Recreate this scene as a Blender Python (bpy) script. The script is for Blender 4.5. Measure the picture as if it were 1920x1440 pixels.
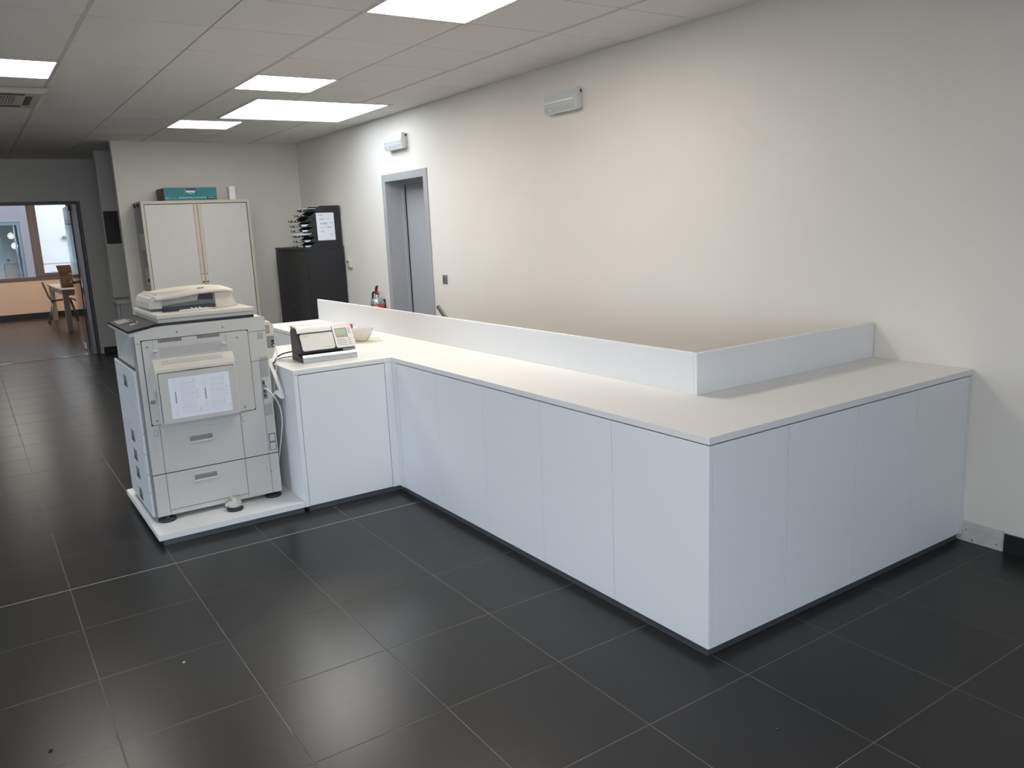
import bpy, bmesh, math, random
from mathutils import Vector, Matrix
random.seed(7)
for o in list(bpy.data.objects): bpy.data.objects.remove(o)
S = bpy.context.scene
C = S.collection
# ------------------------------------------------------------------ camera
YAW, PITCH, ROLL, FPX = 0.5865, -0.1965, -0.0444, 1511.7
CAM = Vector((-0.1897, -3.9325, 1.5232))
F = Vector((math.sin(YAW)*math.cos(PITCH), math.cos(YAW)*math.cos(PITCH), math.sin(PITCH)))
R0 = Vector((math.cos(YAW), -math.sin(YAW), 0)); U0 = R0.cross(F)
RR = R0*math.cos(ROLL) + U0*math.sin(ROLL); UU = U0*math.cos(ROLL) - R0*math.sin(ROLL)
cd = bpy.data.cameras.new('camera'); cam = bpy.data.objects.new('camera', cd); C.objects.link(cam)
cd.sensor_width = 36; cd.lens = FPX/1920*36; cd.clip_start = 0.05; cd.clip_end = 200
M = Matrix((RR, UU, -F)).transposed().to_4x4(); M.translation = CAM
cam.matrix_world = M
S.camera = cam
# ------------------------------------------------------------------ world, exposure
SKY = 7.0
LED = 26.0
ROOFLIGHT = 6.2
w = bpy.data.worlds.new('overcast_sky'); S.world = w; w.use_nodes = True
w.node_tree.nodes['Background'].inputs[0].default_value = (0.73, 0.835, 1.0, 1)
w.node_tree.nodes['Background'].inputs[1].default_value = SKY
S.view_settings.view_transform = 'Standard'; S.view_settings.look = 'None'
S.view_settings.gamma = 1.0; S.view_settings.use_curve_mapping = False
S.view_settings.exposure = 0.0
def portal(name, loc, rot, sx, sy):
    l = bpy.data.lights.new(name, 'AREA'); l.shape = 'RECTANGLE'; l.size = sx; l.size_y = sy
    l.cycles.is_portal = True
    o = bpy.data.objects.new(name, l); o.location = loc; o.rotation_euler = rot; C.objects.link(o)

# ------------------------------------------------------------------ materials
MATS = {}
def mat(name, col, rough=0.5, metal=0.0, spec=0.5, var=0.0, vscale=20.0, bump=0.0, bscale=60.0, emit=None, estr=0.0, coat=0.0, stretch=None, alpha=None):
    if name in MATS: return MATS[name]
    m = bpy.data.materials.new(name); m.use_nodes = True; nt = m.node_tree; N = nt.nodes; L = nt.links
    b = N['Principled BSDF']
    b.inputs['Base Color'].default_value = (*col, 1); b.inputs['Roughness'].default_value = rough
    b.inputs['Metallic'].default_value = metal; b.inputs['Specular IOR Level'].default_value = spec
    b.inputs['Coat Weight'].default_value = coat
    tc = N.new('ShaderNodeTexCoord'); mp = N.new('ShaderNodeMapping'); L.new(tc.outputs['Object'], mp.inputs[0])
    if stretch: mp.inputs['Scale'].default_value = stretch
    if var:
        n = N.new('ShaderNodeTexNoise'); n.inputs['Scale'].default_value = vscale; n.inputs['Detail'].default_value = 5
        L.new(mp.outputs[0], n.inputs['Vector'])
        r = N.new('ShaderNodeValToRGB'); r.color_ramp.elements[0].position = 0.3; r.color_ramp.elements[1].position = 0.7
        r.color_ramp.elements[0].color = (*[c*(1-var) for c in col], 1); r.color_ramp.elements[1].color = (*[min(1, c*(1+var)) for c in col], 1)
        L.new(n.outputs['Fac'], r.inputs[0]); L.new(r.outputs[0], b.inputs['Base Color'])
    if bump:
        n = N.new('ShaderNodeTexNoise'); n.inputs['Scale'].default_value = bscale; n.inputs['Detail'].default_value = 3
        L.new(mp.outputs[0], n.inputs['Vector'])
        bp = N.new('ShaderNodeBump'); bp.inputs['Strength'].default_value = bump; bp.inputs['Distance'].default_value = 0.002
        L.new(n.outputs['Fac'], bp.inputs['Height']); L.new(bp.outputs[0], b.inputs['Normal'])
    if emit:
        b.inputs['Emission Color'].default_value = (*emit, 1); b.inputs['Emission Strength'].default_value = estr
    MATS[name] = m
    return m
def glassmat(name, tint=(0.95, 0.97, 0.97), gl=0.08, rough=0.0):
    m = bpy.data.materials.new(name); m.use_nodes = True; nt = m.node_tree; N = nt.nodes; L = nt.links
    N.remove(N['Principled BSDF'])
    t = N.new('ShaderNodeBsdfTransparent'); t.inputs[0].default_value = (*tint, 1)
    g = N.new('ShaderNodeBsdfGlossy'); g.inputs['Roughness'].default_value = rough
    lw = N.new('ShaderNodeFresnel'); lw.inputs[0].default_value = 1.45
    mx = N.new('ShaderNodeMixShader'); L.new(lw.outputs[0], mx.inputs[0])
    L.new(t.outputs[0], mx.inputs[1]); L.new(g.outputs[0], mx.inputs[2])
    L.new(mx.outputs[0], N['Material Output'].inputs[0])
    MATS[name] = m; return m
def tilemat():
    m = mat('floor_tile_stoneware', (0.021, 0.0205, 0.021), 0.28, spec=0.24)
    nt = m.node_tree; N = nt.nodes; L = nt.links; b = N['Principled BSDF']
    g = N.new('ShaderNodeNewGeometry'); oi = N.new('ShaderNodeObjectInfo')
    n1 = N.new('ShaderNodeTexNoise'); n1.inputs['Scale'].default_value = 2.2; n1.inputs['Detail'].default_value = 6; n1.inputs['Roughness'].default_value = 0.65
    n2 = N.new('ShaderNodeTexNoise'); n2.inputs['Scale'].default_value = 140; n2.inputs['Detail'].default_value = 2
    mp = N.new('ShaderNodeMapping'); mp.inputs['Scale'].default_value = (1, 0.35, 1); mp.inputs['Rotation'].default_value = (0, 0, 0.5)
    L.new(g.outputs['Position'], mp.inputs[0]); L.new(mp.outputs[0], n1.inputs['Vector']); L.new(g.outputs['Position'], n2.inputs['Vector'])
    r = N.new('ShaderNodeValToRGB'); r.color_ramp.elements[0].position = 0.3; r.color_ramp.elements[0].color = (0.024, 0.0235, 0.0238, 1)
    r.color_ramp.elements[1].position = 0.75; r.color_ramp.elements[1].color = (0.036, 0.035, 0.0345, 1)
    L.new(n1.outputs['Fac'], r.inputs[0])
    sp = N.new('ShaderNodeValToRGB'); sp.color_ramp.elements[0].position = 0.69; sp.color_ramp.elements[0].color = (0, 0, 0, 1)
    sp.color_ramp.elements[1].position = 0.78; sp.color_ramp.elements[1].color = (0.09, 0.087, 0.082, 1)
    L.new(n2.outputs['Fac'], sp.inputs[0])
    add = N.new('ShaderNodeMixRGB'); add.blend_type = 'ADD'; add.inputs[0].default_value = 1
    L.new(r.outputs[0], add.inputs[1]); L.new(sp.outputs[0], add.inputs[2]); L.new(add.outputs[0], b.inputs['Base Color'])
    b.inputs['Roughness'].default_value = 0.28
    bp = N.new('ShaderNodeBump'); bp.inputs['Strength'].default_value = 0.06; bp.inputs['Distance'].default_value = 0.002
    L.new(n2.outputs['Fac'], bp.inputs['Height']); L.new(bp.outputs[0], b.inputs['Normal'])
    return m
TILE = tilemat()
GROUT = mat('floor_grout', (0.16, 0.157, 0.15), 0.9, var=0.3, vscale=9)
WALL = mat('wall_paint', (0.81, 0.762, 0.698), 0.85, spec=0.2, var=0.012, vscale=2.0, bump=0.12, bscale=220)
CEILT = mat('ceiling_tile_fibre', (0.91, 0.875, 0.835), 0.95, spec=0.1, var=0.05, vscale=160, bump=0.2, bscale=260)
RUN = mat('ceiling_runner', (0.66, 0.64, 0.61), 0.7)
DARKGAP = mat('ceiling_void', (0.03, 0.028, 0.026), 0.9)
LAM = mat('white_laminate', (0.80, 0.80, 0.80), 0.42, spec=0.4, bump=0.05, bscale=400)
LAMTOP = mat('white_worktop', (0.80, 0.785, 0.76), 0.45, spec=0.4, bump=0.05, bscale=400)
INNER = mat('cabinet_interior', (0.30, 0.30, 0.31), 0.8)
PLINTH = mat('plinth_aluminium', (0.16, 0.165, 0.175), 0.35, metal=0.6)
GREYDOOR = mat('grey_door_paint', (0.41, 0.41, 0.425), 0.42, spec=0.4, var=0.03, vscale=6)
CREAM = mat('cabinet_cream', (0.58, 0.52, 0.42), 0.45, var=0.02, vscale=8)
SLAT = mat('tambour_slat', (0.66, 0.635, 0.59), 0.45)
BLACK = mat('black_steel', (0.016, 0.016, 0.018), 0.5, bump=0.05, bscale=500)
BLACKP = mat('black_plastic', (0.018, 0.018, 0.02), 0.4)
DGREY = mat('dark_grey_plastic', (0.05, 0.05, 0.056), 0.45)
MGREY = mat('mid_grey_plastic', (0.22, 0.22, 0.22), 0.5)
COP = mat('copier_plastic', (0.55, 0.53, 0.49), 0.5, bump=0.06, bscale=600)
COPB = mat('copier_plastic_cool', (0.55, 0.53, 0.50), 0.5, bump=0.05, bscale=500)
COPW = mat('copier_plastic_warm', (0.62, 0.575, 0.50), 0.45, bump=0.05, bscale=500)
DRAW = mat('drawer_brushed', (0.68, 0.685, 0.69), 0.45, var=0.10, vscale=40, stretch=(1, 0.12, 6))
SEAM = mat('seam_dark', (0.02, 0.02, 0.02), 0.8)
PAPER = mat('white_paper', (0.80, 0.81, 0.86), 0.8, spec=0.2)
PAPERG = mat('grey_paper', (0.50, 0.51, 0.54), 0.8, spec=0.2)
INK = mat('grey_ink', (0.30, 0.31, 0.36), 0.8)
INKD = mat('dark_ink', (0.05, 0.05, 0.06), 0.7)
METER = mat('meter_offwhite', (0.68, 0.65, 0.60), 0.35)
SILVER = mat('meter_silver', (0.50, 0.53, 0.54), 0.35, metal=0.35)
LCD = mat('lcd_green', (0.42, 0.46, 0.30), 0.12)
CERAM = mat('white_ceramic', (0.76, 0.73, 0.66), 0.25, coat=0.3)
MATP = mat('placemat_cream', (0.70, 0.64, 0.53), 0.7)
RED = mat('red_paint', (0.48, 0.02, 0.025), 0.35, coat=0.3)
EXTG = mat('extinguisher_grey', (0.42, 0.43, 0.45), 0.18, metal=0.5)
CHROME = mat('brushed_steel', (0.75, 0.75, 0.76), 0.18, metal=1.0)
ALU = mat('aluminium_frame', (0.33, 0.33, 0.34), 0.35, metal=0.7)
BRONZE = mat('window_frame_brown', (0.17, 0.125, 0.11), 0.45)
PEACH = mat('peach_wall_paint', (0.80, 0.58, 0.43), 0.85, spec=0.2, var=0.02, vscale=3)
SKIRT = mat('black_skirting', (0.016, 0.016, 0.018), 0.4)
WTHRESH = mat('threshold_brown', (0.10, 0.06, 0.05), 0.25, var=0.3, vscale=6)
CARD = mat('cardboard', (0.34, 0.185, 0.10), 0.8, var=0.06, vscale=30)
CARDD = mat('cardboard_grey', (0.20, 0.165, 0.135), 0.85, var=0.15, vscale=90)
TEAL = mat('teal_print', (0.012, 0.20, 0.215), 0.45, var=0.25, vscale=4)
TEALL = mat('light_teal_print', (0.25, 0.45, 0.48), 0.5)
ORANGE = mat('orange_print', (0.45, 0.28, 0.16), 0.5)
WHITE = mat('plain_white', (0.82, 0.82, 0.82), 0.5)
WOODL = mat('pale_wood', (0.42, 0.36, 0.31), 0.5, var=0.12, vscale=12, stretch=(6, 0.4, 6))
CHAIRB = mat('dark_brown_shell', (0.035, 0.025, 0.022), 0.4)
PICT = mat('dark_brown_panel', (0.05, 0.038, 0.031), 0.5, var=0.2, vscale=8)
PLASTER = mat('bare_plaster', (0.60, 0.59, 0.57), 0.9, var=0.10, vscale=22, bump=0.5, bscale=40)
EXTW = mat('exterior_white_render', (0.33, 0.315, 0.31), 0.9, bump=0.3, bscale=50)
EXTL = mat('exterior_lilac_render', (0.115, 0.10, 0.103), 0.9, var=0.06, vscale=2)
EXTI = mat('exterior_room_blue', (0.62, 0.70, 0.73), 0.8)
PAVE = mat('exterior_paving', (0.30, 0.295, 0.285), 0.9, var=0.15, vscale=8)
THERM = mat('cream_plastic', (0.66, 0.60, 0.47), 0.45)
LENS = mat('frosted_lens', (0.62, 0.63, 0.62), 0.22, spec=0.5)
EMH = mat('emergency_housing', (0.72, 0.71, 0.68), 0.45)
SWG = mat('switch_grey', (0.20, 0.205, 0.21), 0.35, metal=0.3)
LEDM = mat('led_diffuser', (0.8, 0.8, 0.8), 0.5, emit=(1.0, 0.94, 0.855), estr=LED)
LEDDIM = mat('led_diffuser_dimmer', (0.8, 0.8, 0.8), 0.5, emit=(1.0, 0.94, 0.855), estr=LED*0.33)
ROOFM = mat('rooflight_opal', (0.8, 0.8, 0.8), 0.5, emit=(0.80, 0.90, 1.0), estr=ROOFLIGHT)
GLOBEM = mat('globe_glass', (0.8, 0.8, 0.8), 0.4, emit=(1.0, 0.66, 0.42), estr=45.0)
GLOBEM2 = mat('globe_glass_lit_white', (0.8, 0.8, 0.8), 0.4, emit=(1.0, 0.93, 0.85), estr=0.9)
ACM = mat('ac_cream', (0.60, 0.565, 0.50), 0.5)
GLASS = glassmat('clear_glass')
# ------------------------------------------------------------------ builder
class B:
    def __init__(s): s.bm = bmesh.new()
    def prism(s, pts, vec, smooth=False):
        vec = Vector(vec); bm = s.bm
        a = [bm.verts.new(Vector(p)) for p in pts]; b = [bm.verts.new(Vector(p)+vec) for p in pts]
        n = len(pts); fs = [bm.faces.new(a), bm.faces.new(list(reversed(b)))]
        for i in range(n):
            f = bm.faces.new((a[i], b[i], b[(i+1) % n], a[(i+1) % n])); f.smooth = smooth; fs.append(f)
        return s
    def box(s, x0, x1, y0, y1, z0, z1, bev=0.0, seg=2):
        bm = s.bm
        v = [bm.verts.new(p) for p in ((x0,y0,z0),(x1,y0,z0),(x1,y1,z0),(x0,y1,z0),(x0,y0,z1),(x1,y0,z1),(x1,y1,z1),(x0,y1,z1))]
        fs = [bm.faces.new([v[i] for i in q]) for q in ((3,2,1,0),(4,5,6,7),(0,1,5,4),(1,2,6,5),(2,3,7,6),(3,0,4,7))]
        if bev:
            es = list({e for f in fs for e in f.edges})
            bmesh.ops.bevel(bm, geom=es, offset=bev, segments=seg, profile=0.5, affect='EDGES')
        return s
    def tube(s, pts, r, seg=8, cap=True, flat=None):
        bm = s.bm; pts = [Vector(p) for p in pts]; rings = []; prev = None
        for i, p in enumerate(pts):
            t = (pts[min(i+1, len(pts)-1)] - pts[max(i-1, 0)]).normalized()
            if prev is None:
                u = t.orthogonal().normalized() if flat is None else (Vector(flat) - t*t.dot(Vector(flat))).normalized()
            else: u = (prev - t*t.dot(prev)).normalized()
            prev = u; v = t.cross(u)
            ri = r[i] if isinstance(r, (list, tuple)) else r
            rings.append([bm.verts.new(p + u*math.cos(2*math.pi*k/seg)*ri + v*math.sin(2*math.pi*k/seg)*ri*(0.35 if flat is not None else 1)) for k in range(seg)])
        for a, b in zip(rings, rings[1:]):
            for k in range(seg):
                f = bm.faces.new((a[k], a[(k+1) % seg], b[(k+1) % seg], b[k])); f.smooth = True
        if cap: bm.faces.new(list(reversed(rings[0]))); bm.faces.new(rings[-1])
        return s
    def lathe(s, prof, c=(0,0,0), seg=24, smooth=True, axis='z'):
        bm = s.bm; rings = []
        for r, z in prof:
            ring = []
            for k in range(seg):
                a = 2*math.pi*k/seg; p = (r*math.cos(a), r*math.sin(a), z)
                if axis == 'y': p = (p[0], p[2], p[1])
                if axis == 'x': p = (p[2], p[0], p[1])
                ring.append(bm.verts.new(Vector(p)+Vector(c)))
            rings.append(ring)
        for a, b in zip(rings, rings[1:]):
            for k in range(seg):
                f = bm.faces.new((a[k], a[(k+1) % seg], b[(k+1) % seg], b[k])); f.smooth = smooth
        bm.faces.new(list(reversed(rings[0]))); bm.faces.new(rings[-1])
        return s
    def rslab(s, o, u, v, w, h, r, t, seg=4):
        """rounded rectangle w x h in the plane (u, v) with corner o, thickened t along u x v"""
        o = Vector(o); u = Vector(u).normalized(); v = Vector(v).normalized(); n = u.cross(v).normalized()
        pts = []
        for cx, cy, a0 in ((w-r, r, -90), (w-r, h-r, 0), (r, h-r, 90), (r, r, 180)):
            for k in range(seg+1):
                a = math.radians(a0 + 90*k/seg); pts.append(o + u*(cx + r*math.cos(a)) + v*(cy + r*math.sin(a)))
        return s.prism(pts, n*t)
    def quadstrip(s, rows, smooth=True):
        bm = s.bm; vr = [[bm.verts.new(Vector(p)) for p in row] for row in rows]
        for a, b in zip(vr, vr[1:]):
            for k in range(len(a)-1):
                f = bm.faces.new((a[k], a[k+1], b[k+1], b[k])); f.smooth = smooth
        return s
def wloc(o):
    l = Vector((0,0,0))
    while o is not None: l += o.location; o = o.parent
    return l
def obj(name, b, m, parent=None, keep=None, kind=None):
    """b is built in world coordinates; the object's origin is put at its base (or the parent's frame)"""
    bm = b.bm; bmesh.ops.recalc_face_normals(bm, faces=bm.faces)
    me = bpy.data.meshes.new(name)
    if keep is not None: off = Vector(keep)
    else:
        xs = [v.co for v in bm.verts]
        off = Vector(((min(v.x for v in xs)+max(v.x for v in xs))/2, (min(v.y for v in xs)+max(v.y for v in xs))/2, min(v.z for v in xs)))
    bmesh.ops.translate(bm, verts=bm.verts, vec=-off)
    bm.to_mesh(me); bm.free(); me.materials.append(m)
    o = bpy.data.objects.new(name, me); C.objects.link(o)
    if parent is not None: o.parent = parent; o.location = off - wloc(parent)
    else: o.location = off
    if kind: o['kind'] = kind
    return o
def thing(name, label, cat, loc, group=None):
    o = bpy.data.objects.new(name, None); C.objects.link(o); o.location = loc; o.empty_display_size = 0.05
    o['label'] = label; o['category'] = cat
    if group: o['group'] = group
    return o
def tag(o, label, cat, group=None):
    o['label'] = label; o['category'] = cat
    if group: o['group'] = group
    return o
def struct(name, b, m, label=None, parent=None):
    o = obj(name, b, m, parent)
    if parent is None:
        o['kind'] = 'structure'
        if label: o['label'] = label
    return o
def sempty(name, loc, label):
    o = bpy.data.objects.new(name, None); C.objects.link(o); o.location = loc; o['kind'] = 'structure'; o['label'] = label
    return o
def text(name, body, size, m, parent, origin, u, v, width=None, align='LEFT'):
    cu = bpy.data.curves.new('t', 'FONT'); cu.body = body; cu.size = size; cu.extrude = 0.0; cu.align_x = align; cu.resolution_u = 2
    t = bpy.data.objects.new('t', cu); C.objects.link(t)
    bpy.context.view_layer.update()
    me = bpy.data.meshes.new_from_object(t.evaluated_get(bpy.context.evaluated_depsgraph_get()))
    bpy.data.objects.remove(t); bpy.data.curves.remove(cu)
    u = Vector(u).normalized(); v = Vector(v).normalized(); n = u.cross(v); og = Vector(origin)
    sx = 1.0
    if width:
        xs = [p.co.x for p in me.vertices]; sx = width/(max(xs)-min(xs))
    for p in me.vertices:
        c = p.co.copy(); p.co = og + u*c.x*sx + v*c.y + n*c.z
    bm = bmesh.new(); bm.from_mesh(me); bpy.data.meshes.remove(me)
    b = B(); b.bm.free(); b.bm = bm
    return obj(name, b, m, parent)
def dup(root, loc, label=None, group=None, parent=None):
    r = root.copy(); C.objects.link(r); r.location = loc
    if parent is not None: r.parent = parent
    if label: r['label'] = label
    if group: r['group'] = group
    for ch in list(root.children):
        c = ch.copy(); C.objects.link(c); c.parent = r
        for g in list(ch.children):
            d = g.copy(); C.objects.link(d); d.parent = c
    return r
def project(p):
    d = Vector(p) - CAM; wv = d.dot(F)
    if wv < 0.1: return None
    return 960 + FPX*d.dot(RR)/wv, 720 - FPX*d.dot(UU)/wv

# ================================================================== SETTING
XW, ZC = 3.45, 2.605          # right wall, ceiling height
XL, YR = -4.8, -6.6           # left wall, rear wall (behind the camera)
YB, YP, YH, YF = 6.15, 7.3, 8.45, 15.7   # back partition, short wall in the passage, hall partition, far room window wall
# ---- floor: grout bed plus single tiles
TX, TY = 0.45, 0.4586
b = B(); b.box(XL-0.2, XW+0.3, YR-0.2, YF+0.3, -0.12, -0.0008)
floor = struct('floor', b, GROUT, 'dark anthracite square tiled floor running through the whole office')
b = B(); b.box(0, TX-0.0026, 0, TY-0.0026, -0.010, 0.0, 0.0012, 1)
t0 = obj('floor_tile', b, TILE, floor, keep=(0,0,0)); tm = t0.data; bpy.data.objects.remove(t0)
cells = []
i0, i1 = math.ceil(XL/TX), int(XW/TX); j0, j1 = math.floor(YR/TY), int(YF/TY)
for i in range(i0-1, i1+1):
    for j in range(j0, j1+1):
        x0, y0 = i*TX, j*TY
        c = (x0+TX/2, y0+TY/2, 0); p = project(c)
        vis = p is not None and -90 < p[0] < 2010 and -90 < p[1] < 1560
        if c[0] > 1.95 and -1.9 < c[1]: vis = False
        if c[0] > 1.3 and c[1] > 5.9: vis = False
        cells.append((0 if vis else 1, (Vector(c)-CAM).length, i, j))
cells.sort()
rest = B(); nsep = 0
for hid, dist, i, j in cells:
    x0, y0 = i*TX, j*TY
    part = i == i1
    gap = 0.0026 + (0.006 if j == 0 else 0)
    if hid == 0 and nsep < 292:
        nsep += 1
        if part or j == 0:
            bb = B(); bb.box(x0+0.0013, (XW-0.001) if part else x0+TX-0.0013, y0+(0.0065 if j == 0 else 0.0013), y0+TY-0.0013, -0.010, 0.0, 0.0012, 1)
            obj('floor_tile', bb, TILE, floor)
        else:
            o = bpy.data.objects.new('floor_tile', tm); C.objects.link(o); o.parent = floor
            o.location = Vector((x0+0.0013, y0+0.0013, 0)) - wloc(floor)
    else:
        rest.box(x0+0.0013, (XW-0.001) if part else x0+TX-0.0013, y0+(0.0065 if j == 0 else 0.0013), y0+TY-0.0013, -0.006, 0.0)
obj('floor_tiles_beyond', rest, TILE, floor, kind='stuff')

b = B(); b.box(XL, 1.74, -0.0010, 0.0062, -0.0008, -0.0002); obj('expansion_joint', b, mat('joint_filler', (0.30, 0.295, 0.28), 0.8), floor)
# ---- ceiling: board, single tiles on a runner grid
GX, GY, G = 0.4754, 0.0788, 0.60
b = B()
RLX0, RLX1, RLY0, RLY1 = 1.995, 3.165, 2.90, 4.08     # rooflight opening
b.box(XL-0.2, XW+0.3, YR-0.2, RLY0, ZC+0.012, ZC+0.06); b.box(XL-0.2, XW+0.3, RLY1, YF+0.3, ZC+0.012, ZC+0.06)
b.box(XL-0.2, RLX0, RLY0, RLY1, ZC+0.012, ZC+0.06); b.box(RLX1, XW+0.3, RLY0, RLY1, ZC+0.012, ZC+0.06)
ceil = struct('ceiling', b, DARKGAP, 'suspended ceiling of square off-white fibre tiles in a metal grid')
lights = [(2, -1), (2, 3), (2, 7), (-1, 3), (-1, -1), (-1, -5), (2, -5), (-4, -1), (-4, 3), (-4, -5)]
lights = [(2, -1), (2, 3), (2, 7), (-1, 3)]
HIDDEN_LIGHTS = [(-1, -5)]  # unseen panel added behind the camera to supply light
b = B(); b.box(0.0048, G-0.0048, 0.0048, G-0.0048, 0, 0.010, 0.0015, 1)
t0 = obj('ceiling_tile', b, CEILT, ceil, keep=(0,0,0)); cm = t0.data; bpy.data.objects.remove(t0)
rest = B()
ac = (-0.33, 0.515, 2.855, 3.69)
for i in range(-9, 6):
    for j in range(-12, 14):
        if (i, j) in lights or (i, j) in HIDDEN_LIGHTS: continue
        x0, y0 = GX+i*G, GY+j*G; x1, y1 = x0+G, y0+G
        if x0 >= XW-0.03 or y0 > YH: continue
        p = project((x0+G/2, y0+G/2, ZC)); vis = p is not None and -120 < p[0] < 2040 and -120 < p[1] < 700
        if y0 > YB-0.1 and x0 > 1.3: vis = False
        # split tiles around the rooflight and at walls
        rects = [(x0+0.004, min(x1-0.004, XW-0.002), y0+0.004, min(y1-0.004, YH-0.002))]
        full = x1 < XW and y1 < YH
        if x1 > RLX0-0.03 and x0 < RLX1+0.03 and y1 > RLY0-0.03 and y0 < RLY1+0.03:
            full = False; a, c, d, e = rects[0]; rects = []
            qx0, qx1, qy0, qy1 = RLX0-0.03, RLX1+0.03, RLY0-0.03, RLY1+0.03
            if d < qy0: rects.append((a, c, d, min(e, qy0)))
            if e > qy1: rects.append((a, c, max(d, qy1), e))
            m0, m1 = max(d, qy0), min(e, qy1)
            if a < qx0: rects.append((a, min(c, qx0), m0, m1))
            if c > qx1: rects.append((max(a, qx1), c, m0, m1))
        if full and vis:
            o = bpy.data.objects.new('ceiling_tile', cm); C.objects.link(o); o.parent = ceil
            o.location = Vector((x0, y0, ZC)) - wloc(ceil)
        else:
            for (a, c, d, e) in rects:
                if c-a < 0.006 or e-d < 0.006: continue
                if vis:
                    bb = B(); bb.box(a, c, d, e, ZC, ZC+0.010, 0.0015, 1); obj('ceiling_tile', bb, CEILT, ceil)
                else: rest.box(a, c, d, e, ZC, ZC+0.010)
obj('ceiling_tiles_beyond', rest, CEILT, ceil, kind='stuff')
for i in range(-9, 6):
    x = GX+i*G; main = (i % 2 == 0)
    if x > XW-0.02: continue
    wd = 0.011 if main else 0.0035
    segs = [(YR, YH)]
    if RLX0-0.03 < x < RLX1+0.03: segs = [(YR, RLY0-0.03), (RLY1+0.03, YH)]
    for y0, y1 in segs:
        bb = B(); bb.box(x-wd, x+wd, y0, y1, ZC-(0.0015 if main else -0.004), ZC+0.0115); obj('ceiling_runner', bb, RUN, ceil)
# far room ceiling
b = B(); b.box(XL-0.2, XW+0.3, YH+0.16, YF, ZC, ZC+0.011); obj('ceiling_board', b, CEILT, ceil)

# ---- right wall with the recessed grey door
DY0, DY1, DZ = 2.79, 3.745, 2.055
b = B(); b.box(XW, XW+0.3, YR-0.2, DY0, -0.1, ZC+0.02); b.box(XW, XW+0.3, DY1, YH+0.15, -0.1, ZC+0.02); b.box(XW, XW+0.3, DY0, DY1, DZ, ZC+0.02)
struct('wall_right', b, WALL, 'long off-white painted wall behind the white counter')
d1 = sempty('door_1', (XW, (DY0+DY1)/2, 0), 'grey recessed steel door in the right wall')
b = B(); fw = 0.072
b.box(XW-0.012, XW+0.19, DY0, DY0+fw, 0, DZ, 0.002, 1); b.box(XW-0.012, XW+0.19, DY1-fw, DY1, 0, DZ, 0.002, 1); b.box(XW-0.012, XW+0.19, DY0+fw, DY1-fw, DZ-fw, DZ, 0.002, 1)
obj('door_frame', b, GREYDOOR, d1)
b = B(); b.box(XW+0.165, XW+0.19, DY1-fw-0.03, DY1-fw, 0, DZ-fw); b.box(XW+0.165, XW+0.19, DY0+fw, DY0+fw+0.03, 0, DZ-fw); b.box(XW+0.165, XW+0.19, DY0+fw+0.03, DY1-fw-0.03, DZ-fw-0.03, DZ-fw)
obj('door_stop', b, GREYDOOR, d1)
b = B(); b.box(XW+0.20, XW+0.245, DY0+fw+0.002, DY1-fw-0.034, 0.006, DZ-fw-0.008, 0.002, 1); dl = obj('door_leaf', b, GREYDOOR, d1)
b = B(); b.box(XW+0.192, XW+0.199, DY0+fw+0.06, DY0+fw+0.095, 0.93, 1.13, 0.003, 1); b.tube([(XW+0.192, DY0+fw+0.078, 1.05), (XW+0.155, DY0+fw+0.078, 1.05), (XW+0.152, DY0+fw+0.19, 1.05)], 0.009)
obj('door_handle', b, CHROME, dl)
b = B(); b.box(XW+0.246, XW+0.30, DY0, DY1, 0, DZ); obj('door_backing', b, SEAM, d1)
# ---- other walls
b = B(); b.box(1.35, XW, YB, YB+0.12, 0, ZC+0.01); struct('wall_back', b, WALL, 'white partition wall behind the tambour cabinet')
b = B(); b.box(1.33, XW, YP, YP+0.15, 0, ZC+0.01); struct('wall_passage', b, WALL, 'short white wall in the passage behind the partition')
OPX0, OPX1, OPZ = -2.4, 1.225, 2.065
b = B(); b.box(XL, OPX0, YH, YH+0.16, 0, ZC+0.01); b.box(OPX1, XW, YH, YH+0.16, 0, ZC+0.01); b.box(OPX0, OPX1, YH, YH+0.16, OPZ, ZC+0.01)
struct('wall_hall', b, WALL, 'shaded wall with the glazed doorway at the end of the hall')
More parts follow.
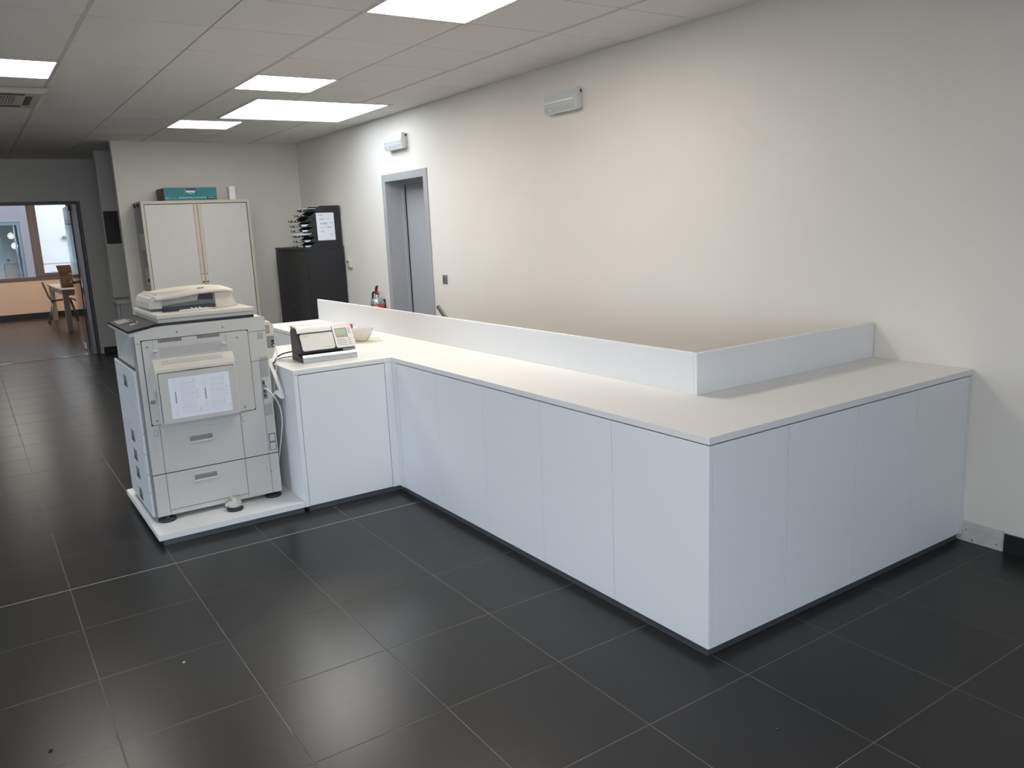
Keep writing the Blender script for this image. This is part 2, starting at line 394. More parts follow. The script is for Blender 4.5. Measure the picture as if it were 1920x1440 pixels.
# left and rear walls, unseen windows added for daylight (both behind or beside the camera)
LW = [(-3.2, -0.8), (-0.5, 1.9)]
b = B(); b.box(XL-0.25, XL, YR-0.2, YF+0.2, 0, 0.20); b.box(XL-0.25, XL, YR-0.2, YF+0.2, 2.15, ZC+0.02)
ys = [YR-0.2] + [v for p_ in LW for v in p_] + [YF+0.2]
for k in range(0, len(ys), 2): b.box(XL-0.25, XL, ys[k], ys[k+1], 0.20, 2.15)
struct('wall_left', b, WALL, 'white wall with office windows on the left')
wn = 1
def window(n, axis, pos, a0, a1, z0, z1, m, label, mull=(), fw=0.05, depth=0.07):
    """glazed window in a wall; axis 'x': plane x=pos spanning y, axis 'y': plane y=pos spanning x"""
    e = sempty('window_%d' % n, ((pos, (a0+a1)/2, z0) if axis == 'x' else ((a0+a1)/2, pos, z0)), label)
    def bx(bb, u0, u1, w0, w1, d):
        if axis == 'x': bb.box(pos-d/2, pos+d/2, u0, u1, w0, w1, 0.002, 1)
        else: bb.box(u0, u1, pos-d/2, pos+d/2, w0, w1, 0.002, 1)
    bb = B(); bx(bb, a0, a0+fw, z0, z1, depth); bx(bb, a1-fw, a1, z0, z1, depth); bx(bb, a0+fw, a1-fw, z0, z0+fw, depth); bx(bb, a0+fw, a1-fw, z1-fw, z1, depth)
    obj('window_frame', bb, m, e)
    cuts = [a0+fw] + list(mull) + [a1-fw]
    for c in mull:
        bb = B(); bx(bb, c-fw/2, c+fw/2, z0+fw, z1-fw, depth*0.9); obj('mullion', bb, m, e)
    for k in range(len(cuts)-1):
        bb = B(); u0 = cuts[k] + (fw/2 if k > 0 else 0); u1 = cuts[k+1] - (fw/2 if k < len(cuts)-2 else 0)
        bx(bb, u0, u1, z0+fw, z1-fw, 0.008); obj('pane', bb, GLASS, e)
    return e
for y0, y1 in LW:
    window(wn, 'x', XL-0.12, y0, y1, 0.20, 2.15, ALU, 'aluminium office window in the left wall', ((y0+y1)/2,)); wn += 1
    portal('daylight_portal', (XL-0.2, (y0+y1)/2, 1.175), (0, math.radians(-90), 0), 1.95, y1-y0)
RWX0, RWX1 = -3.0, 1.3  # rear window added to bring daylight onto the return fronts
b = B(); b.box(XL-0.2, RWX0, YR-0.2, YR, 0, ZC+0.02); b.box(RWX1, XW+0.3, YR-0.2, YR, 0, ZC+0.02); b.box(RWX0, RWX1, YR-0.2, YR, 2.4, ZC+0.02); b.box(RWX0, RWX1, YR-0.2, YR, 0, 0.1)
struct('wall_front', b, WALL, 'white wall with a window behind the viewer')
window(wn, 'y', YR-0.1, RWX0, RWX1, 0.1, 2.4, ALU, 'aluminium window behind the viewer', (-0.85,)); wn += 1
portal('daylight_portal', ((RWX0+RWX1)/2, YR-0.18, 1.25), (math.radians(90), 0, 0), RWX1-RWX0, 2.3)
# ---- skirtings
b = B(); b.box(XW-0.011, XW, YR, -2.335, 0, 0.088, 0.0015, 1); struct('baseboard_right', b, SKIRT, 'black tile skirting along the right wall')
b = B(); b.box(1.27, 1.95, YH-0.011, YH, 0, 0.085, 0.0015, 1); struct('baseboard_hall', b, SKIRT, 'black tile skirting on the hall wall')
b = B(); b.box(1.345, XW, YB-0.011, YB, 0, 0.085, 0.0015, 1); struct('baseboard_back', b, SKIRT)
b = B(); b.box(1.33, XW, YP-0.011, YP, 0, 0.085, 0.0015, 1); struct('baseboard_passage', b, SKIRT)
b = B(); b.box(OPX1-0.001, XW-0.011, YF-0.013, YF-0.001, 0, 0.115); b.box(XL, OPX1-0.001, YF-0.013, YF-0.001, 0, 0.115); struct('baseboard_far', b, SKIRT, 'black skirting below the peach window wall')
# bare plaster patch beside the counter where a skirting tile is missing
b = B()
pts = [(-2.334, 0.0), (-2.334, 0.096), (-2.25, 0.094), (-2.155, 0.097), (-2.15, 0.0), (-2.22, 0.0)]
b.prism([(XW-0.0025, y, z) for y, z in pts], (0.002, 0, 0))
o = obj('plaster_patch', b, PLASTER); o['kind'] = 'structure'; o['label'] = 'bare plaster patch where a skirting tile is missing beside the counter'
pm = o
for (y, z, s_) in ((-2.305, 0.024, 0.006), (-2.17, 0.055, 0.005), (-2.20, 0.012, 0.007)):
    bb = B(); bb.prism([(XW-0.0032, y-s_, z-s_*0.6), (XW-0.0032, y+s_*1.4, z-s_*0.4), (XW-0.0032, y+s_*0.5, z+s_)], (0.0008, 0, 0)); obj('chip', bb, MGREY, pm)

# ---- hall doorway with glass door
d2 = sempty('door_2', (OPX1, YH+0.05, 0), 'open glass door in the grey frame at the end of the hall')
b = B(); b.box(OPX1-0.035, OPX1+0.005, YH-0.008, YH+0.165, 0, OPZ, 0.002, 1); b.box(OPX0, OPX1-0.035, YH-0.008, YH+0.165, OPZ-0.035, OPZ+0.005, 0.002, 1); b.box(OPX0, OPX0+0.035, YH-0.008, YH+0.165, 0, OPZ-0.035, 0.002, 1)
obj('door_frame', b, mat('dark_aluminium', (0.14, 0.135, 0.135), 0.45, metal=0.2), d2)
b = B(); b.box(1.135, 1.185, YH+0.02, YH+0.14, 0, 2.028, 0.002, 1); obj('door_post', b, ALU, d2)
b = B(); b.box(1.112, 1.122, YH+0.14, YH+1.0, 0.012, 2.018, 0.002, 1); dl = obj('door_leaf', b, GLASS, d2)
b = B(); b.box(1.108, 1.126, YH+0.125, YH+0.141, 0.008, 2.02, 0.002, 1); obj('seal', b, BLACKP, dl)
b = B(); b.box(1.095, 1.13, YH+0.11, YH+0.19, 1.95, 2.02, 0.004, 1); obj('pivot', b, BLACKP, dl)
b = B(); b.box(1.095, 1.139, YH+0.60, YH+0.70, 0.0, 0.11, 0.004, 1); obj('floor_lock', b, CHROME, dl)
b = B(); b.box(1.095, 1.139, YH+0.13, YH+0.21, 0.0, 0.05, 0.004, 1); obj('hinge_shoe', b, ALU, dl)
b = B(); b.tube([(1.055, YH+0.75, 0.98), (1.055, YH+0.22, 0.98)], 0.014); b.tube([(1.055, YH+0.7, 0.98), (1.112, YH+0.7, 0.98)], 0.008); b.tube([(1.055, YH+0.27, 0.98), (1.112, YH+0.27, 0.98)], 0.008)
obj('door_handle', b, BLACKP, dl)
b = B(); b.box(OPX0, 1.225, YH-0.005, YH+0.115, 0, 0.004, 0.001, 1); b2 = struct('trim_1', b, WTHRESH, 'brown metal threshold strip across the hall doorway')
b = B(); b.box(0.75, 1.12, YH+0.03, YH+0.075, 0.004, 0.0065); obj('steel_plate', b, CHROME, b2)
b = B(); b.box(-0.1, 0.16, YH+0.005, YH+0.03, 0.004, 0.0065); obj('steel_plate', b, CHROME, b2)
# ---- far room: peach window wall, side wall
FW0, FW1, FZ0, FZ1 = -3.4, 1.95, 0.785, 2.40
b = B(); b.box(XL, XW, YF, YF+0.25, 0, FZ0); b.box(XL, FW0, YF, YF+0.25, FZ0, ZC); b.box(FW1, XW, YF, YF+0.25, FZ0, ZC); b.box(FW0, FW1, YF, YF+0.25, FZ1, ZC)
struct('wall_far', b, PEACH, 'peach painted wall below the brown window of the far room')
b = B(); b.box(2.45, 2.55, YH+0.16, YF, 0, ZC); struct('wall_far_right', b, PEACH, 'peach side wall of the far room')
e = sempty('window_%d' % wn, (0, YF+0.05, FZ0), 'brown framed window of the far room looking onto a white building'); wn += 1
fy0, fy1 = YF-0.012, YF+0.06
b = B(); b.box(FW0, FW1, fy0, fy1, FZ0, FZ0+0.075, 0.003, 1); b.box(FW0, FW1, fy0, fy1, FZ1-0.075, FZ1, 0.003, 1); b.box(FW0, FW0+0.07, fy0, fy1, FZ0+0.075, FZ1-0.075); b.box(FW1-0.16, FW1, fy0, fy1, FZ0+0.075, FZ1-0.075)
obj('window_frame', b, BRONZE, e)
for x in (1.13, -0.6, -2.1):
    b = B(); b.box(x-0.075, x-0.003, fy0-0.005, fy1, FZ0+0.075, FZ1-0.075, 0.004, 1); obj('mullion', b, BRONZE, e)
    b = B(); b.box(x+0.003, x+0.09, fy0-0.015, fy1, FZ0+0.075, FZ1-0.075, 0.004, 1); obj('sash_stile', b, BRONZE, e)
b = B(); b.box(1.22, FW1-0.16, fy0-0.015, fy1, FZ0+0.075, FZ0+0.145, 0.004, 1); obj('sash_rail', b, BRONZE, e)
for x0, x1 in ((1.22, FW1-0.16), (-0.51, 1.055), (-2.01, -0.675), (FW0+0.07, -2.175)):
    b = B(); b.box(x0, x1, YF+0.02, YF+0.026, FZ0+0.075, FZ1-0.075); obj('pane', b, GLASS, e)
portal('daylight_portal', ((FW0+FW1)/2, YF+0.15, (FZ0+FZ1)/2), (math.radians(-90), 0, 0), FW1-FW0, FZ1-FZ0)

# ================================================================== CEILING LIGHTS
def led_panel(i, j, label, m=None):
    x0, y0 = GX+i*G, GY+j*G
    t = thing('ceiling_light', label, 'ceiling light', (x0+G/2, y0+G/2, ZC-0.004), 'square LED panels in the ceiling grid')
    b = B()
    for (a, c, d, e_) in ((0.004, G-0.004, 0.004, 0.014), (0.004, G-0.004, G-0.014, G-0.004), (0.004, 0.014, 0.014, G-0.014), (G-0.014, G-0.004, 0.014, G-0.014)):
        b.box(x0+a, x0+c, y0+d, y0+e_, ZC-0.004, ZC+0.011)
    obj('frame', b, WHITE, t)
    b = B(); b.box(x0+0.014, x0+G-0.014, y0+0.014, y0+G-0.014, ZC-0.001, ZC+0.010); obj('diffuser', b, m or LEDM, t)
led_panel(2, -1, 'bright square LED panel cut by the top edge of the photo')
led_panel(2, 3, 'bright square LED panel just in front of the large rooflight')
led_panel(2, 7, 'small bright LED panel farthest back near the partition wall', LEDDIM)
led_panel(-1, 3, 'bright LED panel at the left edge next to the air conditioner')
for k, (i, j) in enumerate(HIDDEN_LIGHTS): led_panel(i, j, 'square LED panel in the ceiling above and behind the viewer')
t = thing('skylight', 'large square cool white rooflight in the ceiling above the counter', 'skylight', ((RLX0+RLX1)/2, (RLY0+RLY1)/2, ZC))
b = B(); q_ = 0.03
b.box(RLX0-q_, RLX1+q_, RLY0-q_, RLY0, ZC-0.003, ZC+0.011); b.box(RLX0-q_, RLX1+q_, RLY1, RLY1+q_, ZC-0.003, ZC+0.011)
b.box(RLX0-q_, RLX0, RLY0, RLY1, ZC-0.003, ZC+0.011); b.box(RLX1, RLX1+q_, RLY0, RLY1, ZC-0.003, ZC+0.011)
obj('frame', b, RUN, t)
b = B()
b.box(RLX0-0.012, RLX0, RLY0-0.012, RLY1+0.012, ZC+0.011, ZC+0.075); b.box(RLX1, RLX1+0.012, RLY0-0.012, RLY1+0.012, ZC+0.011, ZC+0.075)
b.box(RLX0, RLX1, RLY0-0.012, RLY0, ZC+0.011, ZC+0.075); b.box(RLX0, RLX1, RLY1, RLY1+0.012, ZC+0.011, ZC+0.075)
obj('upstand', b, WHITE, t)
b = B(); b.box(RLX0, RLX1, RLY0, RLY1, ZC+0.004, ZC+0.016); obj('opal_pane', b, ROOFM, t)

# ---- air conditioner cassette
ax0, ax1, ay0, ay1 = ac
t = thing('air_conditioner', 'cream ceiling cassette air conditioner with grille at the left edge', 'air conditioner', ((ax0+ax1)/2, (ay0+ay1)/2, ZC-0.035))
b = B(); zt, zb = ZC-0.002, ZC-0.034
outer = [(ax0, ay0, zt), (ax1, ay0, zt), (ax1, ay1, zt), (ax0, ay1, zt)]; i_ = 0.055
mid = [(ax0+i_, ay0+i_, zb), (ax1-i_, ay0+i_, zb), (ax1-i_, ay1-i_, zb), (ax0+i_, ay1-i_, zb)]; k_ = 0.215
inn = [(ax0+k_, ay0+k_, zb), (ax1-k_, ay0+k_, zb), (ax1-k_, ay1-k_, zb), (ax0+k_, ay1-k_, zb)]
inu = [(p[0], p[1], zt) for p in inn]
vs = [[b.bm.verts.new(p) for p in r_] for r_ in (outer, mid, inn, inu)]
for a_, c_ in zip(vs, vs[1:]):
    for n_ in range(4): b.bm.faces.new((a_[n_], a_[(n_+1) % 4], c_[(n_+1) % 4], c_[n_]))
obj('panel', b, ACM, t)
for (x0, x1, y0, y1) in ((ax0+0.16, ax1-0.16, ay0+0.105, ay0+0.165), (ax0+0.16, ax1-0.16, ay1-0.165, ay1-0.105), (ax0+0.105, ax0+0.15, ay0+0.2, ay1-0.2), (ax1-0.15, ax1-0.105, ay0+0.2, ay1-0.2)):
    b = B(); b.box(x0, x1, y0, y1, zb-0.0008, zb+0.002); lv = obj('louver_slot', b, DGREY, t)
    b = B(); (b.box(x0, x1, (y0+y1)/2-0.016, (y0+y1)/2+0.006, zb-0.002, zb-0.0005) if x1-x0 > y1-y0 else b.box((x0+x1)/2-0.014, (x0+x1)/2+0.004, y0, y1, zb-0.002, zb-0.0005)); obj('louver_blade', b, DGREY, lv)
b = B(); b.box(ax0+k_, ax1-k_, ay0+k_, ay1-k_, zb+0.012, zb+0.016); obj('grille_backing', b, SEAM, t)
b = B()
gx0, gx1, gy0, gy1 = ax0+k_, ax1-k_, ay0+k_, ay1-k_
n_ = 22
for k in range(n_+1):
    x = gx0+(gx1-gx0)*k/n_; b.box(x-0.0045, x+0.0045, gy0, gy1, zb, zb+0.010)
for k in range(6):
    y = gy0+(gy1-gy0)*k/5; b.box(gx0, gx1, y-0.005, y+0.005, zb+0.001, zb+0.009)
obj('grille', b, ACM, t, kind='stuff')

# ================================================================== COUNTER
CX, CY, ZT, TH = 1.765, -2.15, 0.802, 0.026      # front faces of the long run / the return, top height, worktop thickness
BX, BY = 2.235, -1.65                             # inner back of the units
WX0, WY0, WY1 = 1.188, 0.25, 1.28                 # wing: left end, front, back
LY1 = 2.62                                        # far end of the long run
PZ, GAP = 0.036, 0.0022
b = B()
pts = [(CX, CY), (XW-0.001, CY), (XW-0.001, BY+0.0), (BX, BY), (BX, LY1), (CX, LY1), (CX, WY1), (WX0, WY1), (WX0, WY0), (CX, WY0)]
b.prism([(x, y, ZT-TH) for x, y in pts], (0, 0, TH))
o = obj('worktop', b, LAMTOP)
bv = o.modifiers.new('edge', 'BEVEL'); bv.width = 0.0015; bv.segments = 2; bv.limit_method = 'ANGLE'
tag(o, 'long white laminate worktop of the counter, bent round the corner to the wall', 'worktop')
DT = ZT-TH-0.0045; DZ0 = PZ+0.001
def unit(y0, y1, label, group='white door cabinets of the long counter front', body=True, extra=None):
    t = thing('counter_cabinet', label, 'cabinet', ((CX+BX)/2, (y0+y1)/2, 0), group)
    b = B(); b.box(CX+0.022, BX-0.002, y0+0.0006, y1-0.0006, PZ, ZT-TH-0.0006); obj('body', b, INNER, t)
    b = B(); b.box(CX+0.001, CX+0.020, y0+GAP/2, y1-GAP/2, DZ0, DT, 0.0009, 1); obj('door', b, LAM, t)
    b = B(); b.box(CX+0.018, BX-0.03, y0+0.0006, y1-0.0006, 0.0, PZ-0.0006); obj('plinth', b, PLINTH, t)
    return t
ye = [0.191, -0.269, -0.727, -1.189, -1.657]
nm = ['first white cabinet of the long counter front, beside the inner corner', 'second white cabinet of the long counter front from the inner corner', 'middle white cabinet of the long counter front', 'white cabinet of the long counter front next to the outer corner unit']
for k in range(4): unit(ye[k+1], ye[k], nm[k])
# corner unit: one door to each side
t = thing('counter_cabinet', 'white corner cabinet with a door on either side of the outer corner', 'cabinet', (CX+0.2, CY+0.25, 0))
b = B(); b.box(CX+0.022, 2.1794, CY+0.022, -1.6576, PZ, ZT-TH-0.0006); obj('body', b, INNER, t)
b = B(); b.box(CX+0.001, CX+0.020, CY+0.0012, -1.657-GAP/2, DZ0, DT, 0.0009, 1); obj('door', b, LAM, t)
b = B(); b.box(CX+0.0215, 2.18-GAP/2, CY+0.001, CY+0.020, DZ0, DT, 0.0009, 1); obj('door', b, LAM, t)
b = B(); b.box(CX+0.018, 2.1794, CY+0.018, -1.6576, 0.0, PZ-0.0006); obj('plinth', b, PLINTH, t)
xe = [2.18, 2.597, 3.014, 3.428]
nm = ['white cabinet of the counter return, next to the outer corner', 'middle white cabinet of the counter return', 'white cabinet of the counter return against the right wall']
for k in range(3):
    x0, x1 = xe[k], xe[k+1]; xb = x0
    t = thing('counter_cabinet', nm[k], 'cabinet', ((x0+x1)/2, CY+0.25, 0), 'white door cabinets of the counter return')
    b = B(); b.box(xb+0.0006, x1-0.0006 if k < 2 else XW-0.002, CY+0.022, -1.6586, PZ, ZT-TH-0.0006); obj('body', b, INNER, t)
    b = B(); b.box(x0+GAP/2, x1-GAP/2, CY+0.001, CY+0.020, DZ0, DT, 0.0009, 1); obj('door', b, LAM, t)
    b = B(); b.box(x0+0.0006, x1-0.0006 if k < 2 else XW-0.012, CY+0.018, -1.68, 0.0, PZ-0.0006); obj('plinth', b, PLINTH, t)
    if k == 2:
        b = B(); b.box(x1+GAP/2, XW-0.001, CY+0.0005, CY+0.020, PZ-0.004, ZT-TH-0.0006); obj('filler_strip', b, LAM, t)
# wing unit
t = thing('counter_cabinet', 'single white cabinet with a wide door beside the copier', 'cabinet', ((WX0+CX)/2, (WY0+WY1)/2, 0))
b = B(); b.box(WX0+0.020, BX-0.002, WY0+0.022, WY1-0.022, PZ, ZT-TH-0.0006); obj('body', b, INNER, t)
b = B(); b.box(WX0+0.0265, 1.7195, WY0+0.001, WY0+0.020, DZ0, DT, 0.0009, 1); obj('door', b, LAM, t)
b = B(); b.box(WX0+0.0005, WX0+0.0235, WY0+0.0005, WY1-0.001, PZ, ZT-TH-0.0006); obj('side_panel', b, LAM, t)
b = B(); b.box(1.7225, CX+0.001, WY0+0.0005, WY0+0.020, PZ-0.001, ZT-TH-0.0006); obj('filler_strip', b, LAM, t)
b = B(); b.box(CX+0.0005, CX+0.020, 0.191+GAP/2, WY0, PZ-0.001, ZT-TH-0.0006); obj('filler_strip', b, LAM, t)
b = B(); b.box(WX0+0.02, CX+0.017, WY1-0.020, WY1-0.001, DZ0, DT); obj('back_panel', b, LAM, t)
b = B(); b.box(WX0+0.03, CX+0.02, WY0+0.028, WY1-0.03, 0, PZ-0.0006); b.box(CX+0.02, BX-0.03, 0.192, WY1-0.03, 0, PZ-0.0006); obj('plinth', b, PLINTH, t)
unit(WY1+0.002, 1.95, 'white counter cabinet just behind the postage machine, mostly hidden', 'white counter cabinets behind the wing')
unit(1.95, LY1-0.001, 'white counter cabinet at the far end of the counter, mostly hidden', 'white counter cabinets behind the wing')
# privacy screen
t = thing('counter_screen', 'low white privacy screen standing along the back of the counter', 'screen', (2.225, 0, ZT))
ZS, ST = 0.975, 0.019
b = B(); b.box(2.216, 2.216+ST, -1.672+ST, 2.565, ZT, ZS, 0.0012, 1); obj('long_panel', b, LAM, t)
b = B(); b.box(2.2155, XW-0.004, -1.672, -1.672+ST-0.0004, ZT, ZS, 0.0012, 1); obj('short_panel', b, LAM, t)
# platform for the copier
t = thing('copier_platform', 'thin white plinth board on the floor carrying the copier', 'platform', (0.8, 0.72, 0))
b = B(); b.box(0.428, WX0-0.0005, WY0, 1.20, PZ, 0.067, 0.001, 1); obj('board', b, LAM, t)
b = B(); b.box(0.455, WX0-0.0005, WY0+0.028, 1.17, 0, PZ-0.0006); obj('plinth', b, PLINTH, t)

# ================================================================== COPIER
cp = thing('copier', 'large beige office copier with paper drawers standing on the white platform', 'copier', (0.79, 0.77, 0.067))
YS, YE = 0.452, 1.088          # near side, far side
def on(b, x0, x1, z0, z1, d0=0.0, d1=0.003, bev=0.0008):   # slab on the near side face, sticking out d1
    b.box(x0, x1, YS-d1, YS-d0, z0, z1, bev, 1); return b
b = B(); b.box(0.468, 1.128, YS, YE, 0.094, 0.3205, 0.003, 2); obj('lower_cabinet', b, COPB, cp)
b = B(); b.prism([(0.468, YS, 0.3235), (1.1275, YS, 0.3235), (1.1275, YS, 1.083), (1.12, YS, 1.088), (0.572, YS, 1.089), (0.468, YS, 0.862)], (0, YE-YS, 0)); b2_ = B()
# near column and top bridge of the open output bay
obj('main_body', b, COPB, cp)
b2_.prism([(0.468, YS-0.0004, 0.860), (0.574, YS-0.0004, 1.0895), (0.468, YS-0.0004, 1.0665)], (0, 0.035, 0)); obj('front_column', b2_, COPB, cp)
b = B(); b.box(0.456, 0.4675, YS+0.001, YS+0.012, 0.096, 1.05, 0.002, 1); obj('corner_strip', b, MGREY, cp)
# side cover
b = B(); on(b, 0.495, 1.031, 0.583, 1.026, 0, 0.0012); obj('cover_seam', b, SEAM, cp)
b = B(); b.rslab((0.4985, YS-0.0005, 0.5865), (1,0,0), (0,0,1), 0.529, 0.436, 0.010, 0.0045); sc = obj('side_cover', b, COP, cp)
for x in (0.549, 0.9105):
    b = B(); b.box(x-0.0006, x+0.0006, YS-0.0056, YS-0.004, 0.925, 1.022); obj('cover_seam', b, MGREY, sc)
for x0, n in ((0.577, 15), (0.768, 15)):
    b = B()
    for k in range(n): b.box(x0+k*0.0077, x0+k*0.0077+0.0040, YS-0.0058, YS-0.004, 1.006, 1.022)
    obj('vent_slots', b, SEAM, sc, kind='stuff')
b = B()
for r_ in range(7):
    for k in range(42): b.box(0.578+k*0.00725, 0.578+k*0.00725+0.0028, YS-0.0058, YS-0.004, 0.935+r_*0.0068, 0.935+r_*0.0068+0.003)
obj('vent_grid', b, MGREY, sc, kind='stuff')
for x, z in ((0.673, 1.052), (0.902, 1.052)):
    b = B(); b.lathe([(0.0052, 0), (0.005, -0.002), (0.003, -0.003)], (x, YS, z), 12, axis='y'); obj('screw', b, MGREY, cp)
for x, z in ((0.522, 0.99), (0.971, 0.989), (0.972, 0.609), (0.524, 0.607)):
    b = B(); b.lathe([(0.0052, 0), (0.005, -0.002), (0.003, -0.003)], (x, YS-0.005, z), 12, axis='y'); obj('screw', b, MGREY, sc)
for x in (0.556, 0.897):
    b = B(); b.lathe([(0.006, -0.012), (0.0095, -0.009), (0.0095, 0.009), (0.006, 0.012)], (x, YS-0.008, 0.966), 12, axis='x'); obj('hinge_knob', b, COP, sc)
# bypass tray cover: sloping shoulder and flat door
b = B()
x0, x1 = 0.537, 0.938
rows = []
prof = [(0.005, 0.922), (0.008, 0.915), (0.024, 0.890), (0.034, 0.868), (0.034, 0.59), (0.005, 0.588)]
for fr, ins in ((0, 0.0), (1, 0.0)):
    pass
b.prism([(x0, YS-d, z) for d, z in prof], (x1-x0, 0, 0)); bp_ = obj('bypass_housing', b, COPW, cp)
b = B(); b.rslab((0.547, YS-0.034, 0.592), (1,0,0), (0,0,1), 0.380, 0.262, 0.006, 0.0015); obj('tray_seam', b, SEAM, bp_)
b = B(); b.rslab((0.549, YS-0.0345, 0.590), (1,0,0), (0,0,1), 0.376, 0.261, 0.006, 0.0075); obj('tray_door', b, COP, bp_)
b = B()
for r_ in range(3):
    for k in range(42):
        x = 0.580+k*0.00725; d = 0.0105+r_*0.0052; z = 0.9095-r_*0.0072
        b.box(x, x+0.0028, YS-d-0.0012, YS-d+0.0015, z, z+0.0028)
obj('vent_grid', b, MGREY, bp_, kind='stuff')
b = B(); b.box(0.685, 0.81, YS-0.0395, YS-0.034, 0.8555, 0.8565); obj('grip_line', b, MGREY, bp_)
b = B(); b.rslab((0.498, YS-0.004, 0.690), (1,0,0), (0,0,1), 0.033, 0.075, 0.003, 0.006); lt = obj('latch', b, COP, cp)
b = B(); b.box(0.503, 0.527, YS-0.020, YS-0.009, 0.718, 0.760, 0.003, 1); obj('latch_lever', b, COPB, lt)
b = B(); b.box(0.503, 0.527, YS-0.0108, YS-0.0095, 0.698, 0.716); obj('latch_recess', b, MGREY, lt)
b = B(); b.box(0.5365, 0.5475, YS-0.036, YS-0.003, 0.592, 0.80, 0.004, 2); obj('tray_edge', b, COP, cp)
# lower side panels and pull recesses
for sx0, sx1, sz0, sz1 in ((0.531, 0.5325, 0.3265, 0.578), (0.9425, 0.944, 0.3265, 0.578), (0.531, 0.5325, 0.100, 0.320), (0.9405, 0.942, 0.100, 0.320), (0.5326, 0.9404, 0.1205, 0.122), (1.0755, 1.0765, 0.098, 0.85), (1.032, 1.128, 0.8502, 0.8512), (1.032, 1.128, 1.0105, 1.0117), (0.468, 0.495, 1.0105, 1.0117)):
    b = B(); on(b, sx0, sx1, sz0, sz1, 0, 0.0012, 0); obj('panel_seam', b, SEAM, cp)
b = B(); on(b, 0.468, 1.128, 0.3200, 0.3240, 0, 0.0008, 0); obj('unit_joint', b, SEAM, cp)
for z in (0.467, 0.255):
    b = B(); on(b, 0.666, 0.791, z-0.006, z+0.047, 0, 0.004); h_ = obj('pull_frame', b, COP, cp)
    b = B(); b.box(0.671, 0.786, YS-0.0048, YS-0.003, z+0.004, z+0.025); obj('pull_recess', b, MGREY, h_)
    b = B(); b.box(0.671, 0.786, YS-0.0046, YS-0.003, z+0.027, z+0.029); obj('pull_line', b, SEAM, h_)
    b = B(); b.box(0.664, 0.793, YS-0.008, YS-0.003, z-0.008, z+0.001, 0.002, 1); obj('pull_lip', b, COPW, h_)
b = B(); on(b, 0.557, 0.897, 0.540, 0.5406, 0, 0.001, 0); on(b, 0.557, 0.897, 0.552, 0.5526, 0, 0.001, 0); on(b, 0.557, 0.5576, 0.540, 0.5526, 0, 0.001, 0); on(b, 0.8964, 0.897, 0.540, 0.5526, 0, 0.001, 0)
obj('label_outline', b, MGREY, cp)
for x in (0.502, 0.952):
    b = B(); on(b, x, x+0.018, 0.529, 0.559, 0, 0.0015); u_ = obj('push_button', b, MGREY, cp)
    b = B(); b.box(x+0.0012, x+0.0168, YS-0.003, YS-0.001, 0.531, 0.5575, 0.0006, 1); obj('button_face', b, COP, u_)
for z in (0.493, 0.432):
    b = B(); b.lathe([(0.006, 0), (0.0055, -0.002)], (0.5195, YS, z), 12, axis='y'); u_ = obj('bung', b, WHITE, cp)
    b = B(); b.lathe([(0.0025, -0.002), (0.0024, -0.0026)], (0.5195, YS, z), 8, axis='y'); obj('bung_hole', b, SEAM, u_)
for z in (0.388, 0.339):
    b = B(); on(b, 1.084, 1.121, z, z+0.047, 0, 0.0016); u_ = obj('access_flap', b, SEAM, cp)
    b = B(); b.box(1.087, 1.118, YS-0.0032, YS-0.001, z+0.003, z+0.044, 0.0006, 1); u2 = obj('flap_face', b, COPB, u_)
b = B(); b.lathe([(0.0045, 0), (0.004, -0.002)], (1.079, YS, 0.221), 10, axis='y'); obj('screw', b, MGREY, cp)
# rear strip: vents and interface recess
def grid(name, x0, x1, z0, z1, nx, nz):
    b = B()
    for i in range(nx):
        for j in range(nz):
            x = x0+(x1-x0)*i/nx; z = z0+(z1-z0)*j/nz
            b.box(x, x+(x1-x0)/nx*0.62, YS-0.0012, YS+0.001, z, z+(z1-z0)/nz*0.5)
    obj(name, b, MGREY, cp, kind='stuff')
grid('vent_grid', 1.080, 1.112, 0.966, 1.004, 5, 6); grid('vent_grid', 1.080, 1.122, 0.758, 0.870, 5, 18); grid('vent_grid', 1.079, 1.121, 0.540, 0.607, 5, 11)
b = B(); b.box(1.077, 1.1265, YS-0.0015, YS+0.001, 0.618, 0.752); ir = obj('interface_bay', b, COP, cp)
b = B(); b.prism([(1.079, YS-0.0015, 0.634), (1.101, YS-0.0015, 0.634), (1.101, YS-0.0015, 0.705), (1.093, YS-0.0015, 0.716), (1.093, YS-0.0015, 0.740), (1.079, YS-0.0015, 0.740)], (0, -0.001, 0)); obj('connector_plate', b, MGREY, ir)
for z, s_ in ((0.724, 0.008), (0.676, 0.006), (0.652, 0.009)):
    b = B(); b.box(1.082, 1.090, YS-0.0035, YS-0.002, z-s_, z+s_); obj('socket', b, SEAM, ir)
# feet
for x, y in ((0.513, YS+0.012), (1.083, YS+0.03), (0.513, YE-0.05), (1.083, YE-0.05)):
    b = B(); b.lathe([(0.044, 0.067), (0.046, 0.069), (0.046, 0.078), (0.040, 0.083), (0.012, 0.085), (0.012, 0.0945)], (x, y, 0), 24); obj('foot', b, BLACKP, cp)
b = B(); b.lathe([(0.042, 0.067), (0.043, 0.069), (0.043, 0.078), (0.036, 0.083), (0.02, 0.085)], (0.845, YS-0.063, 0), 24); st = obj('stabiliser_foot', b, BLACKP, cp)
b = B(); b.lathe([(0.030, 0.085), (0.036, 0.088), (0.036, 0.112), (0.031, 0.116), (0.012, 0.117), (0.012, 0.135)], (0.845, YS-0.06, 0), 20); b.box(0.795, 0.845, YS-0.073, YS-0.047, 0.092, 0.112, 0.008, 2); b.box(0.835, 0.855, YS-0.055, YS+0.002, 0.118, 0.132)
obj('stabiliser_knob', b, COP, st)
